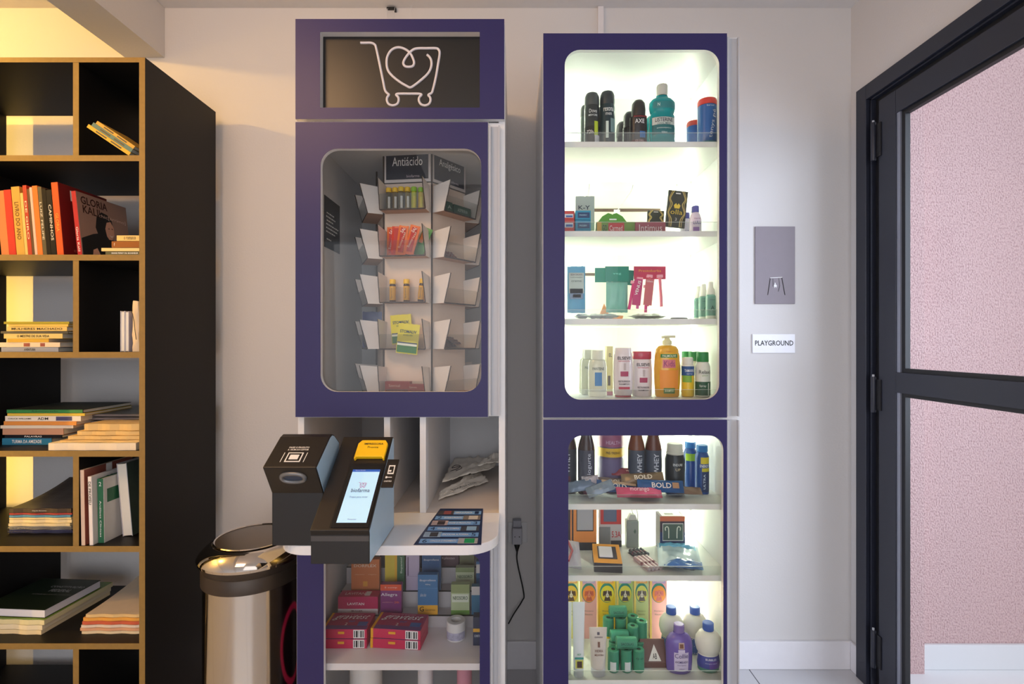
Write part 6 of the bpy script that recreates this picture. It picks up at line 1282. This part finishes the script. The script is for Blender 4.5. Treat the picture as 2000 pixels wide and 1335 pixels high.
# white tubes
def tube_pack(name, label, px, Y_, h_, w_, c, capc, upside=True, texts=(), bands=(), rz=0, x=None):
    """squeeze tube standing on its cap, flat crimp on top"""
    e = thing(name, label, 'tube', (PX(px, Y_) if x is None else x, Y_, Z7+0.0004), (0, 0, R(rz)))
    hc = 0.024; n = 10; mb = MB(); seg = 24
    for j in range(n+1):
        f = j/n; z_ = hc+0.0005+f*(h_-hc)
        for k in range(seg):
            a = 2*math.pi*k/seg; mb.v.append((math.cos(a)*w_/2*(0.82+0.18*f), math.sin(a)*w_/2*(0.82*(1-f)**0.7+0.03), z_))
    for j in range(n):
        for k in range(seg): mb.f.append((j*seg+k, j*seg+(k+1) % seg, (j+1)*seg+(k+1) % seg, (j+1)*seg+k))
    mb.f.append(tuple(range(seg))[::-1]); mb.f.append(tuple(range(n*seg, (n+1)*seg)))
    part('tube', mb, mat(c, 0.35), e, smooth=True)
    part('cap', MB().lathe([(w_*0.36, 0), (w_*0.40, 0.002), (w_*0.41, hc-0.002), (w_*0.38, hc)], 26), mat(capc, 0.35), e, smooth=True)
    for s_, z_, tw, th_, tc in texts:
        f = (z_-hc)/(h_-hc); text(s_, e, 0, -w_/2*(0.82*(1-f)**0.7+0.03)-0.0022, z_, tw, th_, mat(tc))
    for z0_, z1_, x0_, x1_, bc in bands:
        f = (z0_-hc)/(h_-hc); y_ = -w_/2*(0.82*(1-f)**0.7+0.03); f2 = (z1_-hc)/(h_-hc); y2 = -w_/2*(0.82*(1-f2)**0.7+0.03)
        m_ = MB().add([(x0_, y_-0.001, z0_), (x1_, y_-0.001, z0_), (x1_, y2-0.001, z1_), (x0_, y2-0.001, z1_), (x0_, y_-0.0004, z0_), (x1_, y_-0.0004, z0_), (x1_, y2-0.0004, z1_), (x0_, y2-0.0004, z1_)], [(0, 1, 2, 3), (7, 6, 5, 4), (0, 4, 5, 1), (1, 5, 6, 2), (2, 6, 7, 3), (3, 7, 4, 0)])
        part('printed_panel', m_, mat(bc, 0.45), e)
    return e
tube_pack('pet_lotion_tube', 'tall white tube with a small dog picture near its foot at the left front', 1130, 1.63, 0.235, 0.040, (222, 228, 232), (226, 232, 236), texts=(('PET', 0.075, 0.012, 0.006, (60, 150, 90)),), bands=((0.032, 0.058, -0.012, 0.013, (200, 200, 90)), (0.034, 0.054, -0.007, 0.009, (70, 50, 44)), (0.060, 0.066, -0.014, 0.014, (60, 150, 140))))
tube_pack('pet_lotion_tube', 'second tall white tube cut off by the left door edge on the bottom shelf', 1105, 1.64, 0.23, 0.036, (222, 228, 232), (226, 232, 236), x=PX(1106, 1.64)+0.0)
tube_pack('cream_tube', 'beige cream tube with brown print standing on its white cap', 1168, 1.64, 0.148, 0.058, (206, 198, 190), (214, 214, 220), texts=(('GRANADO', 0.122, 0.026, 0.005, (90, 84, 96)), ('HIDRA', 0.082, 0.026, 0.008, (120, 84, 70)), ('MELHORA', 0.070, 0.028, 0.006, (120, 84, 70))), bands=((0.092, 0.108, -0.003, 0.004, (120, 84, 70)), (0.128, 0.136, -0.004, 0.004, (90, 84, 96))))
# green bag rolls
GRN = (58, 140, 110); GRD = (40, 120, 96)
def roll(label, x, y, z, rot, c=GRN, sticker=False, tx='SACOLAS', L=0.058, r_=0.0185, lie=False):
    e = thing('waste_bag_roll', label, 'roll', (x, y, z), rot, 'green waste bag rolls')
    part('roll', MB().lathe([(r_*0.9, 0), (r_, 0.002), (r_, L-0.002), (r_*0.9, L), (0.008, L), (0.0075, L-0.003), (0.0075, 0.003), (0.008, 0)], 26, close=True), mat(c, 0.4, bump=0.2, bscale=80), e, smooth=True)
    part('core', MB().lathe([(0.0073, 0.003), (0.0073, L-0.003)], 14), mat((40, 50, 44), 0.7), e, smooth=True)
    if sticker: part('barcode_sticker', MB().arc([(r_+0.0004, 0.006), (r_+0.0004, 0.036)], -35, 25, 8), mat((206, 214, 214), 0.5), e, smooth=True)
    if tx: text(tx, e, 0, 0, L*0.68, 0.024, 0.007, mat((20, 80, 70)), bend=r_+0.0010)
    if lie:
        text('SACOLAS', e, -0.005, 0, L*0.5, L*0.62, 0.008, mat((16, 74, 66)), bend=r_+0.0010, rot=90)
        text('HIGIÊNICAS', e, 0.006, 0, L*0.5, L*0.55, 0.005, mat((16, 74, 66)), bend=r_+0.0010, rot=90)
    return e
zz = Z7+0.0005
for i, (px, st_, lb) in enumerate(((1198, True, 'standing green roll, left of the front three'), (1223, True, 'standing green roll, middle of the front three'), (1247, False, 'standing green roll with ring print, right of the front three'))):
    roll(lb, PX(px, 1.655), 1.655, zz, (0, 0, R((-8, 10, 0)[i])), sticker=st_, tx=None if st_ else 'O O', L=0.070)
zz2 = zz+0.0708
for (px, lb, tx, st_) in ((1224, 'green roll lying across the front standing ones with a barcode sticker', 'SACOLAS', True),):
    roll(lb, PX(1203, 1.655), 1.655, zz2+0.0195, (0, R(90), 0), sticker=False, tx=None, L=0.066, lie=True)
for i, (px, Y_, z_, lb) in enumerate(((1200, 1.695, 0.0, 'green roll standing in the second file at left'), (1222, 1.70, 0.0, 'green roll standing in the second file centre'), (1247, 1.70, 0.0, 'green roll standing in the second file at right'), (1205, 1.745, 0.0, 'green roll standing at the back left of the heap'), (1228, 1.745, 0.0, 'green roll standing at the back centre of the heap'), (1252, 1.745, 0.0, 'green roll standing at the back right of the heap'))):
    roll(lb, PX(px, Y_), Y_, zz+z_, (0, 0, 0), tx=None, L=0.070)
for i, (px, Y_, lb, tx) in enumerate(((1188, 1.735, 'green roll standing on the lower layer at left', None), (1212, 1.735, 'green roll standing on the lower layer centre left', None), (1236, 1.745, 'green roll standing upright on the lower layer, hole visible', None), (1253, 1.715, 'green roll at the right top of the heap with a dark hole', None), (1236, 1.70, 'green roll in the second tier just behind the lying one', None))):
    roll(lb, PX(px, Y_), Y_, zz2+0.0005, (0, 0, 0), tx=tx, L=0.058 if i != 4 else 0.050)
roll('green roll lying at the very top left of the heap', PX(1190, 1.735), 1.735, zz2+0.0595+0.019, (0, R(90), 0), tx=None, L=0.058, lie=True)
roll('green roll lying in the middle tier reading SACOLAS', PX(1192, 1.695), 1.695, zz2+0.0195, (0, R(90), 0), c=(60, 150, 120), tx=None, L=0.060, lie=True)
# brown carton with white triangle
e = thing('chocolate_pouch', 'brown folded pouch with a white triangle print beside the purple bottle', 'pouch', (PX(1278, 1.67), 1.665, Z7+0.0004))
part('pouch', MB().prism([(0, 0), (0.0, 0.018), (0.030, 0.078), (0.034, 0.078), (0.040, 0)], 'x', -0.042, 0.040), mat((104, 74, 70), 0.4, bump=0.15, bscale=50), e, 0.002)
ta = Vector((0, 0.0, 0.018)); td = Vector((0, 0.030, 0.060)).normalized()
n_ = X.cross(td).normalized()
o = part('triangle_print', MB().prism([(-0.020, 0.004), (0.022, 0.004), (0.003, 0.052)], 'y', -0.0006, 0), mat((226, 226, 222), 0.5), e); o.matrix_local = Matrix.Translation(ta) @ Matrix((X, -n_, td)).transposed().to_4x4()
o = text('AB', e, 0.002, -0.001, 0.018, 0.014, 0.016, PRINTK); o.matrix_local = Matrix.Translation(ta) @ Matrix((X, -n_, td)).transposed().to_4x4()
# pet shampoos
COL_ = [(0.030, 0), (0.0345, 0.005), (0.036, 0.03), (0.037, 0.085), (0.034, 0.105), (0.026, 0.118), (0.0165, 0.124), (0.0155, 0.128)]
COLC = [(0.0168, 0.1285), (0.0175, 0.131), (0.0165, 0.150), (0.014, 0.152)]
e = bottle('pet_shampoo_bottle', 'purple pet shampoo bottle with a lilac label and dog picture on the bottom shelf', 1326, 1.655, Z7, COL_, (104, 84, 170), COLC, (130, 110, 180), sx=1.18, sy=0.75, rough=0.25, coat=0.4,
       bands=((0.012, 0.072, (206, 196, 226), -32, 32), (0.072, 0.082, (206, 196, 226), -14, 14), (0.084, 0.104, (196, 170, 160), -12, 12), (0.087, 0.100, (120, 80, 64), -8, 8)), texts=(('Collie', 0.062, 0.044, 0.014, (70, 50, 120)), ('AVOMELADO', 0.042, 0.042, 0.007, (60, 44, 110)), ('Shampoo', 0.032, 0.028, 0.005, (90, 70, 130)), ('500ml', 0.020, 0.016, 0.004, (90, 70, 130))))
HKB = [(0.026, 0), (0.031, 0.006), (0.033, 0.030), (0.030, 0.052), (0.028, 0.056), (0.034, 0.066), (0.0385, 0.085), (0.036, 0.108), (0.026, 0.124), (0.015, 0.130)]
HKC = [(0.0175, 0.1305), (0.018, 0.133), (0.0175, 0.152), (0.015, 0.154)]
for i, (px, Y_, lb) in enumerate(((1383, 1.66, 'white round bottle with a blue and violet lower wrap at the bottom right'), (1357, 1.76, 'white round-shouldered bottle with blue cap directly behind the front pair'), (1311, 1.76, 'white round-shouldered bottle with blue cap behind the purple bottle'))):
    bottle('kids_bubble_bath_bottle', lb, px, Y_, Z7+0.0, HKB, (226, 226, 216), HKC, (60, 96, 180), sx=1.10, sy=0.85, rough=0.3, bands=((0.0, 0.016, (70, 130, 110)), (0.016, 0.054, (60, 70, 150)), (0.016, 0.040, (96, 70, 150), -10, 50)) if i == 0 else ((0.0, 0.054, (60, 90, 150)),), texts=(('BUBBLES', 0.046, 0.036, 0.007, (230, 230, 246)), ('shampoo infantil', 0.034, 0.04, 0.005, (190, 200, 236))) if i == 0 else ())
